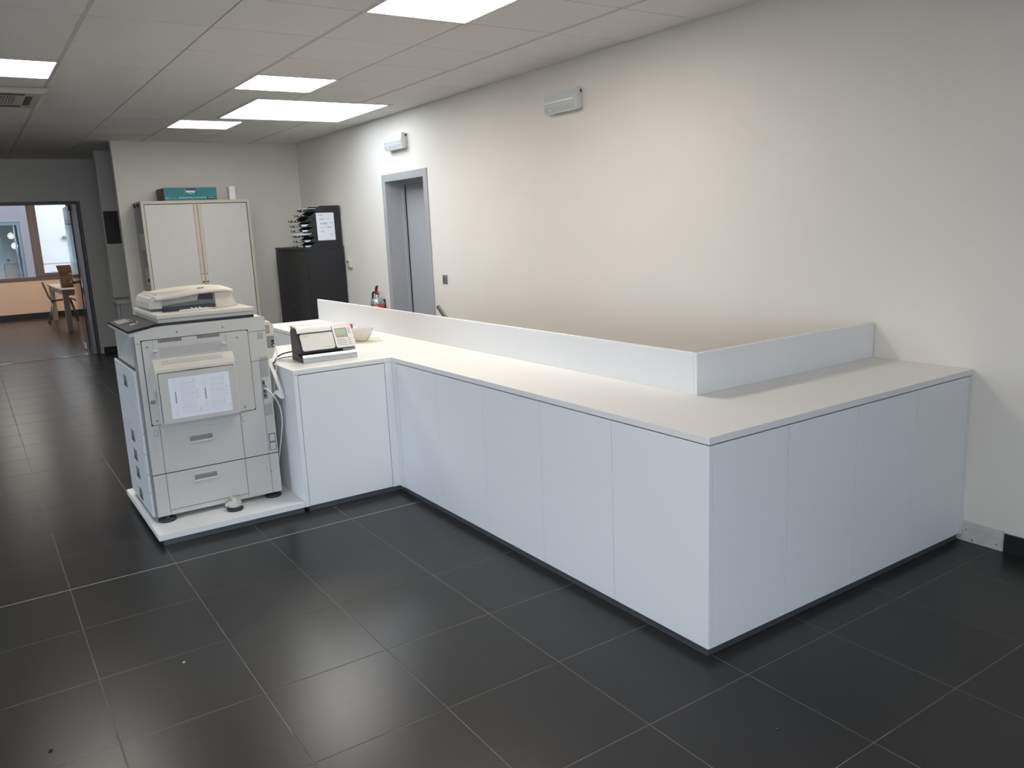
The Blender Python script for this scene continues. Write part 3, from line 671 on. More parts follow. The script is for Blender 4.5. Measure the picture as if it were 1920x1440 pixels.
# front: cover and four drawers with triangular pulls
zs = [(0.543, 0.872), (0.439, 0.5405), (0.332, 0.4365), (0.229, 0.3295), (0.097, 0.2265)]
for k, (z0, z1) in enumerate(zs):
    b = B(); b.box(0.447, 0.4672, YS+0.013, YE, z0, z1, 0.002, 1); dr = obj('paper_drawer' if k else 'front_cover', b, DRAW, cp)
    zc = (0.786, 0.482, 0.374, 0.272, 0.150)[k]; hh = 0.030
    b = B(); b.box(0.4462, 0.4475, 0.725, 0.822, zc-hh, zc+hh); hd = obj('pull_recess', b, MGREY, dr)
    b = B(); b.prism([(0.4462, 0.725, zc-hh), (0.4462, 0.822, zc-hh), (0.4462, 0.80, zc+hh*0.2)], (-0.0015, 0, 0)); obj('pull_shadow', b, DGREY, hd)  # darker grey triangle of the pull
    if k:
        b = B(); b.box(0.4462, 0.4475, YS+0.03, YS+0.045, z0+0.014, z0+0.018); obj('level_mark', b, WHITE, dr)
b = B(); b.box(0.455, 0.60, YS+0.04, YE-0.012, 0.866, 0.873); obj('output_tray', b, CHAIRB, cp)
b = B(); b.box(0.47, 0.56, YE-0.03, YE, 0.873, 1.055); obj('far_column', b, COPB, cp)
# control panel
b = B(); b.prism([(0.446, YS+0.003, 1.052), (0.470, YS+0.003, 1.030), (0.58, YS+0.003, 1.070), (0.58, YS+0.003, 1.0885), (0.446, YS+0.003, 1.066)], (0, YE+0.027-YS, 0)); pn = obj('control_panel_base', b, COPB, cp)
b = B(); b.prism([(0.443, YS-0.002, 1.0665), (0.58, YS-0.002, 1.0895), (0.60, YS-0.002, 1.0895), (0.60, YS-0.002, 1.103), (0.578, YS-0.002, 1.103), (0.443, YS-0.002, 1.0785)], (0, YE+0.034-YS, 0)); pb = obj('control_panel', b, mat('panel_black', (0.014, 0.014, 0.015), 0.55, spec=0.25), cp)
sl = Vector((0.135, 0, 0.0245)).normalized(); up = Vector((0, 1, 0))
def onpanel(s0, y0): return Vector((0.443, 0, 1.0785)) + sl*s0 + Vector((0, y0, 0.0003))
b = B(); b.rslab(onpanel(0.018, 0.83), sl, up, 0.06, 0.19, 0.003, 0.0012); obj('display', b, MGREY, pb)
for (s0, y0) in ((0.05, 0.66), (0.05, 0.675), (0.05, 0.69), (0.063, 0.66), (0.063, 0.675), (0.063, 0.69), (0.076, 0.675), (0.09, 0.72), (0.094, 0.74)):
    b = B(); b.rslab(onpanel(s0, y0), sl, up, 0.008, 0.010, 0.002, 0.0014); obj('key', b, WHITE, pb)
for k in range(7):
    b = B(); b.rslab(onpanel(0.084, 0.83+k*0.026), sl, up, 0.007, 0.016, 0.002, 0.0012); obj('soft_key', b, MGREY, pb)
# black band, scanner, document feeder
b = B(); b.box(0.575, 1.072, YS+0.001, YE, 1.0895, 1.104); obj('scanner_band', b, BLACKP, cp)
b = B(); b.prism([(0.592, YS+0.004, 1.104), (1.068, YS+0.004, 1.104), (1.072, YS, 1.121), (0.585, YS, 1.121)], (0, YE-YS, 0)); obj('scanner_base', b, COP, cp)
b = B(); b.box(0.583, 1.073, YS-0.002, YE, 1.1225, 1.146, 0.005, 2); obj('platen_lid', b, COPW, cp)
b = B(); b.box(0.585, 1.07, YS, YE, 1.120, 1.1235); obj('lid_seam', b, MGREY, cp)
# feeder: front head, rear column, long overhanging input tray, dark recess below
AY = 0.665
b = B(); b.prism([(0.602, AY, 1.150), (0.662, AY, 1.150), (0.640, AY+0.03, 1.215), (0.632, AY+0.03, 1.221), (0.611, AY+0.03, 1.208), (0.602, AY+0.03, 1.180)], (0, 0.001, 0)) if False else None
b.bm.clear()
head = [(0.600, 1.158), (0.600, 1.190), (0.608, 1.212), (0.622, 1.222), (0.648, 1.226), (0.648, 1.158)]
rows = []
for yy, sx in ((AY+0.0, 0.030), (AY+0.045, 0.0), (YE, 0.0)):
    pass
b.prism([(x, AY+0.035, z) for x, z in head], (0, YE-AY-0.035, 0)); b.prism([(0.604, AY+0.035, 1.160), (0.648, AY+0.035, 1.160), (0.648, AY+0.035, 1.224), (0.626, AY+0.035, 1.219), (0.61, AY+0.035, 1.207)], (0.010, -0.03, 0))
ah = obj('feeder_head', b, COPW, cp)
b = B(); b.box(0.606, 1.06, AY+0.05, YE-0.002, 1.1465, 1.158); obj('feeder_hinge_base', b, MGREY, cp)
text('lettering', 'ESSA', 0.017, INKD, ah, (0.5995, 0.92, 1.178), (0,-1,0), (0.05,0,1))
b = B(); b.box(0.5993, 0.5999, 0.877, 0.905, 1.1985, 1.1995); b.box(0.5993, 0.5999, 0.877, 0.915, 1.171, 1.172); obj('logo_line', b, INKD, ah)
b = B(); b.prism([(0.925, AY-0.03, 1.1465), (1.040, AY-0.03, 1.1465), (1.010, AY+0.01, 1.215), (0.925, AY+0.01, 1.215)], (0, 0.001, 0)) if False else b.prism([(0.930, AY-0.02, 1.1465), (1.045, AY-0.02, 1.1465), (1.040, AY-0.02, 1.158), (1.008, AY-0.02, 1.222), (0.930, AY-0.02, 1.222)], (0, YE-AY+0.02, 0))
obj('feeder_column', b, COPW, cp)
rows = []
NX = 18
def cov(xf):  # top height of the input tray along its length
    return 1.221 + 0.024*math.sin(math.pi*min(1, xf*0.62+0.02)) + (0.0 if xf < 0.86 else -0.05*(xf-0.86)**1.3)
b = B()
top = []; bot = []
for i in range(NX+1):
    xf = i/NX; x = 0.622+(1.022-0.622)*xf; z = cov(xf); th = 0.011+0.010*math.sin(math.pi*min(1, max(0, (0.55-xf)/0.55)))
    top.append([(x, AY-0.045, z-0.010), (x, AY-0.040, z-0.004), (x, AY-0.025, z), (x, (AY+YE)/2, z+0.010), (x, YE-0.01, z+0.004), (x, YE, z-0.006)])
    bot.append([(x, AY-0.045, z-0.010-th*0.4), (x, AY-0.02, z-0.010-th), (x, AY+0.05, z-0.012-th), (x, (AY+YE)/2, z-0.012-th), (x, YE-0.01, z-0.012-th), (x, YE, z-0.010-th*0.4)])
b.quadstrip(top); b.quadstrip(bot)
for s_ in (0, -1):
    b.quadstrip([[r_[s_] for r_ in top], [r_[s_] for r_ in bot]])
for s_ in (0, NX):
    b.quadstrip([top[s_], bot[s_]])
bmesh.ops.remove_doubles(b.bm, verts=b.bm.verts, dist=1e-5)
fc = obj('input_tray', b, COPW, cp)
b = B(); b.box(0.635, 0.65, 0.70, 1.05, 1.228, 1.2385, 0.003, 1); b.box(0.635, 0.83, 0.70, 0.712, 1.236, 1.246, 0.002, 1); obj('paper_guide', b, COPW, fc)
b = B(); b.box(0.86, 0.895, 0.72, 0.735, 1.2455, 1.2525, 0.002, 1); obj('guide_slot', b, MGREY, fc)
b = B(); b.box(0.646, 0.929, AY+0.035, YE-0.02, 1.150, 1.222); dk = obj('feeder_recess', b, MGREY, cp)
b = B(); b.prism([(0.84, AY+0.0345, 1.19), (0.85, AY+0.0345, 1.222), (0.929, AY+0.0345, 1.222), (0.929, AY+0.0345, 1.185)], (0, -0.001, 0)); obj('recess_panel', b, DGREY, dk)
b = B(); b.box(0.66, 0.92, AY-0.01, AY+0.034, 1.1465, 1.162); obj('exit_slot', b, DGREY, dk)
b = B(); b.prism([(0.658, AY+0.036, 1.172), (0.845, AY+0.036, 1.188), (0.857, AY+0.036, 1.222), (0.658, AY+0.036, 1.222)], (0, -0.006, 0)); rp = obj('turn_cover', b, COPW, dk)
for k in range(14):
    x = 0.690+k*0.0105; b = B(); b.box(x, x+0.002, AY+0.0285, AY+0.0305, 1.180+k*0.001, 1.200); obj('rib', b, COPW, rp)
b = B(); b.box(0.70, 0.722, AY+0.0275, AY+0.0305, 1.199, 1.2025); obj('grip_mark', b, WHITE, rp)
b = B(); b.prism([(0.64, AY-0.09, 1.1462), (0.66, AY+0.03, 1.1462), (0.90, AY+0.03, 1.1462), (0.88, AY-0.03, 1.1462), (0.75, AY-0.05, 1.1462), (0.72, AY-0.09, 1.1462)], (0, 0, 0.0012)); obj('output_floor', b, DGREY, cp)
b = B(); b.prism([(0.72, AY-0.10, 1.1465), (0.885, AY-0.10, 1.1465), (0.875, AY-0.055, 1.1465), (0.75, AY-0.055, 1.1465)], (0, 0, 0.005))
for x in (0.785, 0.805, 0.825): b.box(x, x+0.010, AY-0.085, AY-0.06, 1.1515, 1.1575, 0.002, 1)
obj('paper_stop', b, WHITE, cp)
# rear fax box and its leads
b = B(); b.prism([(1.1285, 0.50, 1.050), (1.168, 0.50, 1.052), (1.186, 0.50, 1.028), (1.184, 0.50, 0.885), (1.165, 0.50, 0.848), (1.1285, 0.50, 0.84)], (0, 0.30, 0)); fx = obj('rear_module', b, COPW, cp)
b = B(); b.box(1.143, 1.183, 0.498, 0.501, 0.905, 0.972); jp = obj('jack_plate', b, MGREY, fx)
b = B(); b.box(1.166, 1.180, 0.4965, 0.4985, 0.915, 0.930); b.box(1.166, 1.180, 0.4965, 0.4985, 0.935, 0.948); obj('jack', b, SEAM, jp)
b = B()
for i in range(4):
    for j in range(9): b.box(1.142+i*0.006, 1.146+i*0.006, 0.4985, 0.5005, 0.985+j*0.0055, 0.988+j*0.0055)
obj('vent_grid', b, MGREY, fx, kind='stuff')
def curve(pts, n=8):
    P = [Vector(p) for p in pts]; P = [P[0]*2-P[1]] + P + [P[-1]*2-P[-2]]; out = []
    for i in range(1, len(P)-2):
        for k in range(n):
            t_ = k/n; a_, b_, c_, d_ = P[i-1], P[i], P[i+1], P[i+2]
            out.append(0.5*((2*b_) + (c_-a_)*t_ + (2*a_-5*b_+4*c_-d_)*t_*t_ + (3*b_-a_-3*c_+d_)*t_**3))
    out.append(P[-2]); return out
b = B(); b.tube(curve([(1.173, 0.497, 0.921), (1.176, 0.47, 0.915), (1.180, 0.462, 0.88), (1.172, 0.47, 0.80), (1.158, 0.49, 0.70), (1.150, 0.52, 0.60)]), 0.0028, 6); obj('phone_lead', b, WHITE, cp)
b = B(); b.tube(curve([(1.088, YS-0.003, 0.694), (1.096, YS-0.03, 0.688), (1.125, YS-0.035, 0.648), (1.155, YS-0.02, 0.585), (1.168, YS, 0.50), (1.163, YS+0.03, 0.40), (1.150, YS+0.08, 0.25), (1.150, YS+0.15, 0.12)]), [0.0048]*12+[0.0036]*45, 6); obj('network_cable', b, WHITE, cp)
b = B(); b.tube(curve([(1.140, 0.50, 0.84), (1.150, 0.475, 0.79), (1.160, 0.455, 0.74), (1.166, 0.43, 0.69), (1.172, 0.42, 0.655), (1.169, 0.41, 0.640), (1.155, 0.42, 0.655), (1.145, 0.435, 0.668), (1.1325, YS, 0.648), (1.127, YS, 0.637)]), 0.013, 10, flat=(0.6, 0.5, 0.5)); obj('ribbon_cable', b, WHITE, cp)
b = B(); b.tube(curve([(1.135, 0.60, 0.30), (1.150, 0.58, 0.22), (1.150, 0.60, 0.12), (1.145, 0.70, 0.075)]), 0.0045, 6); obj('power_cord', b, BLACKP, cp)
# printed form taped to the bypass tray
pf = thing('paper_form', 'printed A4 form taped to the side tray of the copier', 'paper', (0.745, YS-0.043, 0.61))
b = B(); b.box(0.592, 0.896, YS-0.0430, YS-0.0422, 0.611, 0.822); obj('sheet', b, PAPER, pf)
b = B(); yy = YS-0.0433
def ln(x0, z0, x1, z1): b.box(min(x0,x1), max(x0,x1)+0.0005, yy, yy+0.0004, min(z0,z1), max(z0,z1)+0.0005)
for ox in (0.0, 0.148):
    for k in range(9): ln(0.648+ox+k*0.0088, 0.630, 0.648+ox+k*0.0088, 0.808)
    for z in (0.790, 0.764, 0.732, 0.664): ln(0.646+ox, z, 0.720+ox, z)
    ln(0.710+ox, 0.790, 0.710+ox, 0.813); ln(0.720+ox, 0.790, 0.720+ox, 0.813); ln(0.646+ox, 0.813, 0.72+ox, 0.813)
    for (xa, xb, za, zb_) in ((0.615, 0.625, 0.628, 0.680), (0.615, 0.625, 0.760, 0.812)):
        ln(xa+ox, za, xa+ox, zb_); ln(xb+ox, za, xb+ox, zb_); ln(xa+ox, za, xb+ox, za); ln(xa+ox, zb_, xb+ox, zb_)
    b.box(0.6175+ox, 0.6235+ox, yy, yy+0.0004, 0.690, 0.752)
    for z in (0.70, 0.72, 0.74): b.box(0.728+ox, 0.7300+ox, yy, yy+0.0004, z, z+0.010)
    b.box(0.733+ox, 0.734+ox, yy, yy+0.0004, 0.63, 0.655); b.box(0.741+ox, 0.742+ox, yy, yy+0.0004, 0.63, 0.652)
obj('printed_table', b, INK, pf, kind='stuff')

# ================================================================== POSTAGE MACHINE
MX, MY, MW = 1.314, 0.430, 0.318
pmt = thing('postage_machine', 'off-white and grey postage franking machine with keypad on the counter wing', 'postage machine', (MX+MW/2, MY+0.11, ZT))
rotm = Matrix.Rotation(math.radians(-3.0), 4, 'Z'); mc = Vector((MX, MY, ZT))
def mp_(b):
    bmesh.ops.transform(b.bm, matrix=Matrix.Translation(mc) @ rotm, verts=b.bm.verts); return b
def xprism(prof, x0, x1, smooth=False): 
    b = B(); b.prism([(x0, y, z) for y, z in prof], (x1-x0, 0, 0), smooth); return b
obj('base', mp_(xprism([(0.010, 0.001), (0.215, 0.001), (0.215, 0.040), (0.10, 0.040), (0.045, 0.026), (0.03, 0.012), (0.012, 0.010)], 0.0, MW-0.004)), DGREY, pmt)
lip = [(0.000, 0.004), (0.004, 0.000), (0.20, 0.000), (0.20, 0.001), (0.010, 0.0015), (0.007, 0.010), (0.010, 0.026), (0.020, 0.040), (0.014, 0.0435), (0.004, 0.032), (-0.001, 0.016)]
b = xprism(lip, 0.002, MW); obj('front_lip', mp_(b), SILVER, pmt)
obj('body', mp_(xprism([(0.035, 0.052), (0.048, 0.045), (0.215, 0.040), (0.222, 0.055), (0.222, 0.165), (0.21, 0.178), (0.112, 0.170), (0.084, 0.158), (0.040, 0.066)], 0.002, MW-0.003)), DGREY, pmt)
va = Vector((0, 0.050, 0.095)).normalized()
def msl(o_, w_, h_, r_, t_): 
    b = B(); b.rslab(o_, (1,0,0), va, w_, h_, r_, t_); return mp_(b)
fpn = obj('front_panel', msl((0.010, 0.027, 0.063), 0.190, 0.102, 0.012, 0.010), METER, pmt)
b = B(); b.rslab((0.020, 0.0575, 0.153), (1,0,0), va, 0.040, 0.010, 0.001, 0.002); 
nn = Vector((1,0,0)).cross(va)
def fpp(x, s_, d=0.0): return Vector((x, 0.027, 0.063)) + va*s_ + nn*(0.0103+d)
b.bm.clear(); b.rslab(fpp(0.018, 0.081), (1,0,0), va, 0.040, 0.010, 0.001, 0.0005); obj('badge', mp_(b), MATP, fpn)
def mtext(body, size, m, par, x, s_, width, plane='f'):
    o_ = (fpp if plane == 'f' else kpp)(x, s_, 0.0006)
    mw = Matrix.Translation(mc) @ rotm
    text('lettering', body, size, m, par, mw @ o_, (mw.to_3x3() @ Vector((1,0,0))), (mw.to_3x3() @ va), width)
mtext('neopost', 0.009, MGREY, fpn, 0.021, 0.083, 0.034)
mtext('autostamp', 0.007, INKD, fpn, 0.138, 0.012, 0.042)
# hinged flap over the print head
fl = [(0.0585, 0.1665), (0.060, 0.163), (0.068, 0.166), (0.080, 0.186), (0.092, 0.189), (0.205, 0.195), (0.205, 0.201), (0.088, 0.1965), (0.075, 0.193), (0.070, 0.186)]
ff = obj('top_flap', mp_(xprism(fl, -0.004, 0.196)), METER, pmt)
obj('flap_inside', mp_(xprism([(0.075, 0.175), (0.20, 0.182), (0.20, 0.1945), (0.092, 0.1885), (0.082, 0.185)], 0.0, 0.192)), DGREY, ff)
kp0 = Vector((0.204, 0.018, 0.062))
kh = 0.139; kva = Vector((0, 0.070, 0.112)).normalized(); va_old = va
b = B(); b.rslab(kp0, (1,0,0), kva, 0.114, kh, 0.012, 0.010); kp = obj('keypad_panel', mp_(b), METER, pmt)
obj('keypad_top', mp_(xprism([(0.088, 0.180), (0.092, 0.170), (0.21, 0.172), (0.21, 0.190), (0.098, 0.187)], 0.204, 0.318)), METER, pmt)
knn = Vector((1,0,0)).cross(kva)
def kpp(x, s_, d=0.0): return kp0 + Vector((x-0.204, 0, 0)) + kva*s_ + knn*(0.0102+d)
def key(name, x, s_, w_, h_, m, r=0.003, t_=0.0025, par=kp):
    b = B(); b.rslab(kpp(x, s_), (1,0,0), kva, w_, h_, r, t_); return obj(name, mp_(b), m, par)
fr_ = key('display_bezel', 0.216, 0.074, 0.070, 0.046, DGREY, 0.002, 0.0006)
key('display', 0.2175, 0.0755, 0.065, 0.041, LCD, 0.001, 0.0012, fr_)
for k in range(4): key('soft_key', 0.217+k*0.0175, 0.063, 0.015, 0.007, MGREY, 0.003)
for r_ in range(4):
    for c_ in range(3):
        q1 = key('key', 0.216+c_*0.019, 0.048-r_*0.0118, 0.0165, 0.0095, MGREY, 0.0025, 0.0010); key('key_cap', 0.2165+c_*0.019, 0.0495-r_*0.0118, 0.0155, 0.0078, METER, 0.002, 0.0026, q1)
for r_ in range(4):
    q1 = key('key', 0.284, 0.052-r_*0.0128, 0.017, 0.0105, MGREY, 0.003, 0.0010); key('key_cap', 0.2845, 0.0533-r_*0.0128, 0.016, 0.009, METER, 0.0025, 0.0026, q1)
for r_ in range(2): 
    q1 = key('key', 0.295, 0.105-r_*0.020, 0.011, 0.016, DGREY, 0.005, 0.0010); key('key_cap', 0.2965, 0.1075-r_*0.020, 0.008, 0.011, METER, 0.003, 0.0026, q1)
obj('side_recess', mp_(xprism([(0.012, 0.046), (0.035, 0.052), (0.033, 0.060), (0.020, 0.060)], 0.24, 0.314)), MGREY, pmt)
b = B(); b.tube(curve([(MX+0.02, 0.655, ZT+0.045), (MX-0.03, 0.70, ZT+0.030), (1.245, 0.69, ZT+0.012), (1.205, 0.60, ZT+0.006), (1.192, 0.57, ZT+0.005)]), 0.004, 6); obj('power_cord', b, BLACKP, pmt)
b = B(); b.tube(curve([(MX+0.02, 0.642, ZT+0.018), (MX-0.04, 0.66, ZT+0.014), (1.235, 0.66, ZT+0.006), (1.19, 0.585, ZT+0.004)]), 0.0028, 6); obj('data_lead', b, BLACKP, pmt)

# ---- bowl, placemat, red capped bottle
b = B(); b.prism([(1.79, 0.935, ZT), (2.03, 0.925, ZT), (2.10, 1.13, ZT), (1.86, 1.14, ZT)], (0, 0, 0.0018)); o = obj('placemat', b, MATP); tag(o, 'cream paper mat under the white bowl on the counter', 'placemat')
bc = (1.925, 1.015, 0)
bw = thing('bowl', 'small white ceramic bowl on the cream mat beside the postage machine', 'bowl', (bc[0], bc[1], ZT+0.0018))
z0 = ZT+0.0018
b = B(); b.lathe([(0.030, z0), (0.034, z0+0.004), (0.050, z0+0.020), (0.065, z0+0.045), (0.074, z0+0.075), (0.0755, z0+0.083), (0.0735, z0+0.083), (0.070, z0+0.072), (0.060, z0+0.044), (0.045, z0+0.022), (0.02, z0+0.012)], bc, 36); obj('shell', b, CERAM, bw)
b = B(); b.lathe([(0.010, z0+0.012), (0.055, z0+0.038), (0.062, z0+0.056), (0.050, z0+0.062), (0.02, z0+0.065)], bc, 20); ct = obj('contents', b, mat('sweets_beige', (0.45, 0.38, 0.32), 0.5, var=0.5, vscale=60), bw)
for k in range(10):
    a = k*2.4; r_ = 0.012+0.0036*k; b = B(); x, y = bc[0]+r_*math.cos(a), bc[1]+r_*math.sin(a)
    b.box(x-0.009, x+0.009, y-0.006, y+0.006, z0+0.062, z0+0.070, 0.003, 1); obj('wrapped_sweet', b, (WHITE, MGREY, MATP)[k % 3], ct)
rb = thing('glue_bottle', 'small bottle with a red cap behind the postage machine', 'bottle', (1.893, 1.108, ZT+0.0018))
b = B(); b.lathe([(0.017, z0), (0.018, z0+0.002), (0.018, z0+0.065), (0.012, z0+0.074), (0.010, z0+0.08)], (1.893, 1.108, 0), 16); obj('body', b, WHITE, rb)
b = B(); b.lathe([(0.0125, z0+0.08), (0.013, z0+0.082), (0.0125, z0+0.104), (0.008, z0+0.109)], (1.893, 1.108, 0), 16); obj('cap', b, RED, rb)
b = B(); b.tube(curve([(1.885, 1.108, z0+0.108), (1.872, 1.108, z0+0.118), (1.863, 1.108, z0+0.112)], 4), 0.0015, 6); b.tube([(1.895, 1.108, z0+0.107), (1.905, 1.108, z0+0.113)], 0.0015, 6); obj('wire_clip', b, DGREY, rb)

# ================================================================== RIGHT WALL FITTINGS
def emergency(y0, y1, label):
    zc = 2.333; t = thing('emergency_light', label, 'emergency light', (XW, (y0+y1)/2, 2.262), 'emergency lights high on the right wall')
    def yp(prof, a, c):
        b = B(); b.prism([(XW-d, a, z) for d, z in prof], (0, c-a, 0)); return b
    obj('back_box', yp([(0.0, 2.272), (0.030, 2.272), (0.030, 2.40), (0.0, 2.40)], y0+0.012, y1-0.012), EMH, t)
    obj('housing', yp([(0.030, 2.263), (0.058, 2.262), (0.070, 2.300), (0.074, 2.335), (0.062, 2.402), (0.030, 2.406)], y0, y1), EMH, t)
    e = 0.014
    ln_ = obj('lens', yp([(0.055, 2.272), (0.0615, 2.270), (0.073, 2.302), (0.077, 2.335), (0.066, 2.394), (0.055, 2.396)], y0+e, y1-e), LENS, t)
    obj('lens_ridge', yp([(0.0745, 2.332), (0.079, 2.333), (0.079, 2.338), (0.0745, 2.339)], y0+e+0.004, y1-e-0.004), LENS, ln_)
    b = B(); b.box(XW-0.070, XW-0.064, y1-0.09, y1-0.07, 2.279, 2.292, 0.001, 1); obj('indicator', b, WHITE, ln_)
    b = B(); b.box(XW-0.030, XW-0.008, y0+0.010, y0+0.0125, 2.372, 2.392); obj('cable_entry', b, SEAM, t)
emergency(0.515, 0.885, 'emergency light on the upper wall above the middle of the counter')
emergency(3.13, 3.51, 'emergency light directly above the grey door')
t = thing('light_switch', 'small grey wall switch to the right of the grey door', 'switch', (XW, 2.567, 1.005))
b = B(); b.box(XW-0.009, XW, 2.527, 2.607, 1.006, 1.088, 0.003, 2); obj('plate', b, SWG, t)
b = B(); b.box(XW-0.013, XW-0.0085, 2.541, 2.593, 1.020, 1.074, 0.002, 1); rk = obj('rocker', b, ALU, t)
b = B(); b.box(XW-0.0138, XW-0.0128, 2.562, 2.570, 1.058, 1.064); obj('marker', b, SEAM, rk)
t = thing('thermostat', 'small cream thermostat on the wall next to the black cupboard', 'thermostat', (XW, 4.72, 1.11))
b = B(); b.box(XW-0.028, XW, 4.675, 4.785, 1.112, 1.200, 0.004, 2); obj('case', b, THERM, t)
b = B(); b.box(XW-0.030, XW-0.0275, 4.745, 4.772, 1.165, 1.190); obj('window', b, DGREY, t)
b = B(); b.box(XW-0.034, XW-0.0275, 4.685, 4.715, 1.120, 1.194, 0.002, 1); obj('slider', b, THERM, t)
# fire extinguisher on the wall
ex, ey = 3.365, 3.90
t = thing('fire_extinguisher', 'red fire extinguisher with grey shoulder beside the grey door', 'fire extinguisher', (ex, ey, 0.26))
b = B(); b.lathe([(0.060, 0.26), (0.072, 0.27), (0.0735, 0.30), (0.0735, 0.748)], (ex, ey, 0), 28); obj('cylinder', b, RED, t)
b = B(); b.lathe([(0.0735, 0.748), (0.0735, 0.760), (0.070, 0.780), (0.060, 0.800), (0.042, 0.817), (0.022, 0.826), (0.020, 0.832), (0.020, 0.852), (0.012, 0.854)], (ex, ey, 0), 28); obj('shoulder', b, EXTG, t)
b = B(); b.lathe([(0.016, 0.852), (0.018, 0.856), (0.018, 0.886), (0.010, 0.892)], (ex, ey, 0), 16); b.box(ex-0.012, ex+0.012, ey-0.005, ey+0.050, 0.868, 0.884, 0.003, 1); vv = obj('valve', b, BLACKP, t)
b = B(); b.prism([(ex-0.011, ey+0.022, 0.884), (ex-0.011, ey+0.012, 0.925), (ex-0.011, ey-0.012, 0.945), (ex-0.011, ey-0.028, 0.948), (ex-0.011, ey-0.010, 0.925), (ex-0.011, ey-0.004, 0.900)], (0.022, 0, 0)); obj('lever', b, mat('dark_red', (0.12, 0.012, 0.016), 0.4), vv)
b = B(); b.prism([(ex-0.011, ey+0.010, 0.893), (ex-0.011, ey-0.020, 0.884), (ex-0.011, ey-0.046, 0.866), (ex-0.011, ey-0.046, 0.856), (ex-0.011, ey-0.018, 0.868), (ex-0.011, ey+0.010, 0.876)], (0.022, 0, 0)); obj('carry_handle', b, RED, vv)
b = B(); b.tube(curve([(ex, ey+0.045, 0.876), (ex-0.01, ey+0.070, 0.868), (ex-0.012, ey+0.084, 0.82), (ex-0.012, ey+0.098, 0.72), (ex-0.012, ey+0.100, 0.55), (ex-0.012, ey+0.092, 0.42)]), 0.011, 10); obj('hose', b, BLACKP, t)
b = B(); b.box(XW-0.013, XW, ey-0.02, ey+0.02, 0.55, 0.80, 0.002, 1); obj('bracket', b, BLACKP, t)
# handrail going down beside the door
t = thing('handrail', 'sloping steel handrail end showing above the counter screen', 'handrail', (3.385, 2.1, 0.2))
b = B(); b.tube([(3.385, 2.617, 0.800), (3.385, 1.72, 0.165)], 0.0195, 16); obj('rail', b, CHROME, t)
for y, z in ((2.40, 0.646), (1.85, 0.257)):
    b = B(); b.tube(curve([(3.385, y, z-0.016), (3.385, y, z-0.05), (XW-0.002, y, z-0.06)], 5), 0.007, 8); obj('bracket', b, CHROME, t)

# ================================================================== BACK AREA FURNITURE
# tambour cabinet
TX0, TX1, TYF, TZ = 1.497, 2.668, 5.69, 1.93
tc_ = thing('tambour_cabinet', 'tall cream office cabinet with two ribbed tambour doors', 'cabinet', ((TX0+TX1)/2, 5.92, 0))
b = B()
b.box(TX0, TX0+0.030, TYF, YB-0.013, 0, TZ-0.032); b.box(TX1-0.030, TX1, TYF, YB-0.013, 0, TZ-0.032); b.box(TX0, TX1, TYF, YB-0.013, TZ-0.032, TZ, 0.002, 1); b.box(TX0+0.03, TX1-0.03, TYF, YB-0.013, 0, 0.07)
obj('carcass', b, CREAM, tc_)
b = B(); b.box(TX0+0.03, TX1-0.03, TYF+0.03, TYF+0.06, 0.07, TZ-0.032); obj('inner_back', b, DGREY, tc_)
xm = 2.083
for s_, (xa, xb) in enumerate(((TX0+0.036, xm-0.042), (xm+0.040, TX1-0.036))):
    b = B(); n = 38; yb_ = TYF+0.022
    pts = []
    for k in range(n):
        u0 = xa+(xb-xa)*k/n; u1 = xa+(xb-xa)*(k+1)/n; w_ = u1-u0
        pts += [(u0+w_*0.10, TYF+0.0137), (u0+w_*0.22, TYF+0.0125), (u0+w_*0.78, TYF+0.0125), (u0+w_*0.90, TYF+0.0137)]
    pts += [(xb, yb_), (xa, yb_)]
    b.prism([(x, y, 0.075) for x, y in pts], (0, 0, TZ-0.038-0.075)); d_ = obj('tambour_door', b, SLAT, tc_)
    if s_ == 0: b = B(); b.box(xm-0.042, xm-0.002, TYF+0.006, TYF+0.022, 0.075, TZ-0.036, 0.002, 1)
    else: b = B(); b.box(xm+0.002, xm+0.040, TYF+0.006, TYF+0.022, 0.075, TZ-0.036, 0.002, 1)
    obj('leading_edge', b, CREAM, d_)
    xh = xm-0.022 if s_ == 0 else xm+0.021
    b = B(); b.rslab((xh-0.013, TYF+0.006, 1.02), (1,0,0), (0,0,1), 0.026, 0.115, 0.010, 0.003); hd = obj('handle', b, THERM, d_)
    b = B(); b.lathe([(0.007, 0), (0.006, -0.003)], (xh, TYF+0.003, 1.115), 10, axis='y'); b.box(xh-0.008, xh+0.010, TYF+0.001, TYF+0.003, 1.016, 1.032); obj('lock', b, CHAIRB, hd)
# notices on the cabinet's left side
nts = [(5.715, 5.98, 1.585, 1.885, 'top white notice taped to the left side of the cream cabinet'), (5.70, 5.93, 1.40, 1.58, 'second notice from the top on the left side of the cream cabinet'), (5.71, 5.90, 1.215, 1.42, 'overlapping third notice on the left side of the cream cabinet'), (5.70, 5.88, 1.03, 1.21, 'lowest visible notice on the left side of the cream cabinet')]
for k, (y0, y1, za, zb_, lb) in enumerate(nts):
    x = TX0-0.0012-0.0006*k
    t = thing('notice_sheet', lb, 'paper', (x, (y0+y1)/2, za), 'notices on the side of the tambour cabinet')
    b = B(); b.box(x-0.0006, x+0.0002, y0, y1, za, zb_); obj('sheet', b, PAPERG if k % 2 == 0 else PAPER, t)
    b = B()
    for r_ in range(5): b.box(x-0.0009, x-0.0006, y0+0.03, y1-0.03-0.02*(r_ % 2), zb_-0.03-0.028*r_, zb_-0.027-0.028*r_)
    obj('print', b, INK, t)
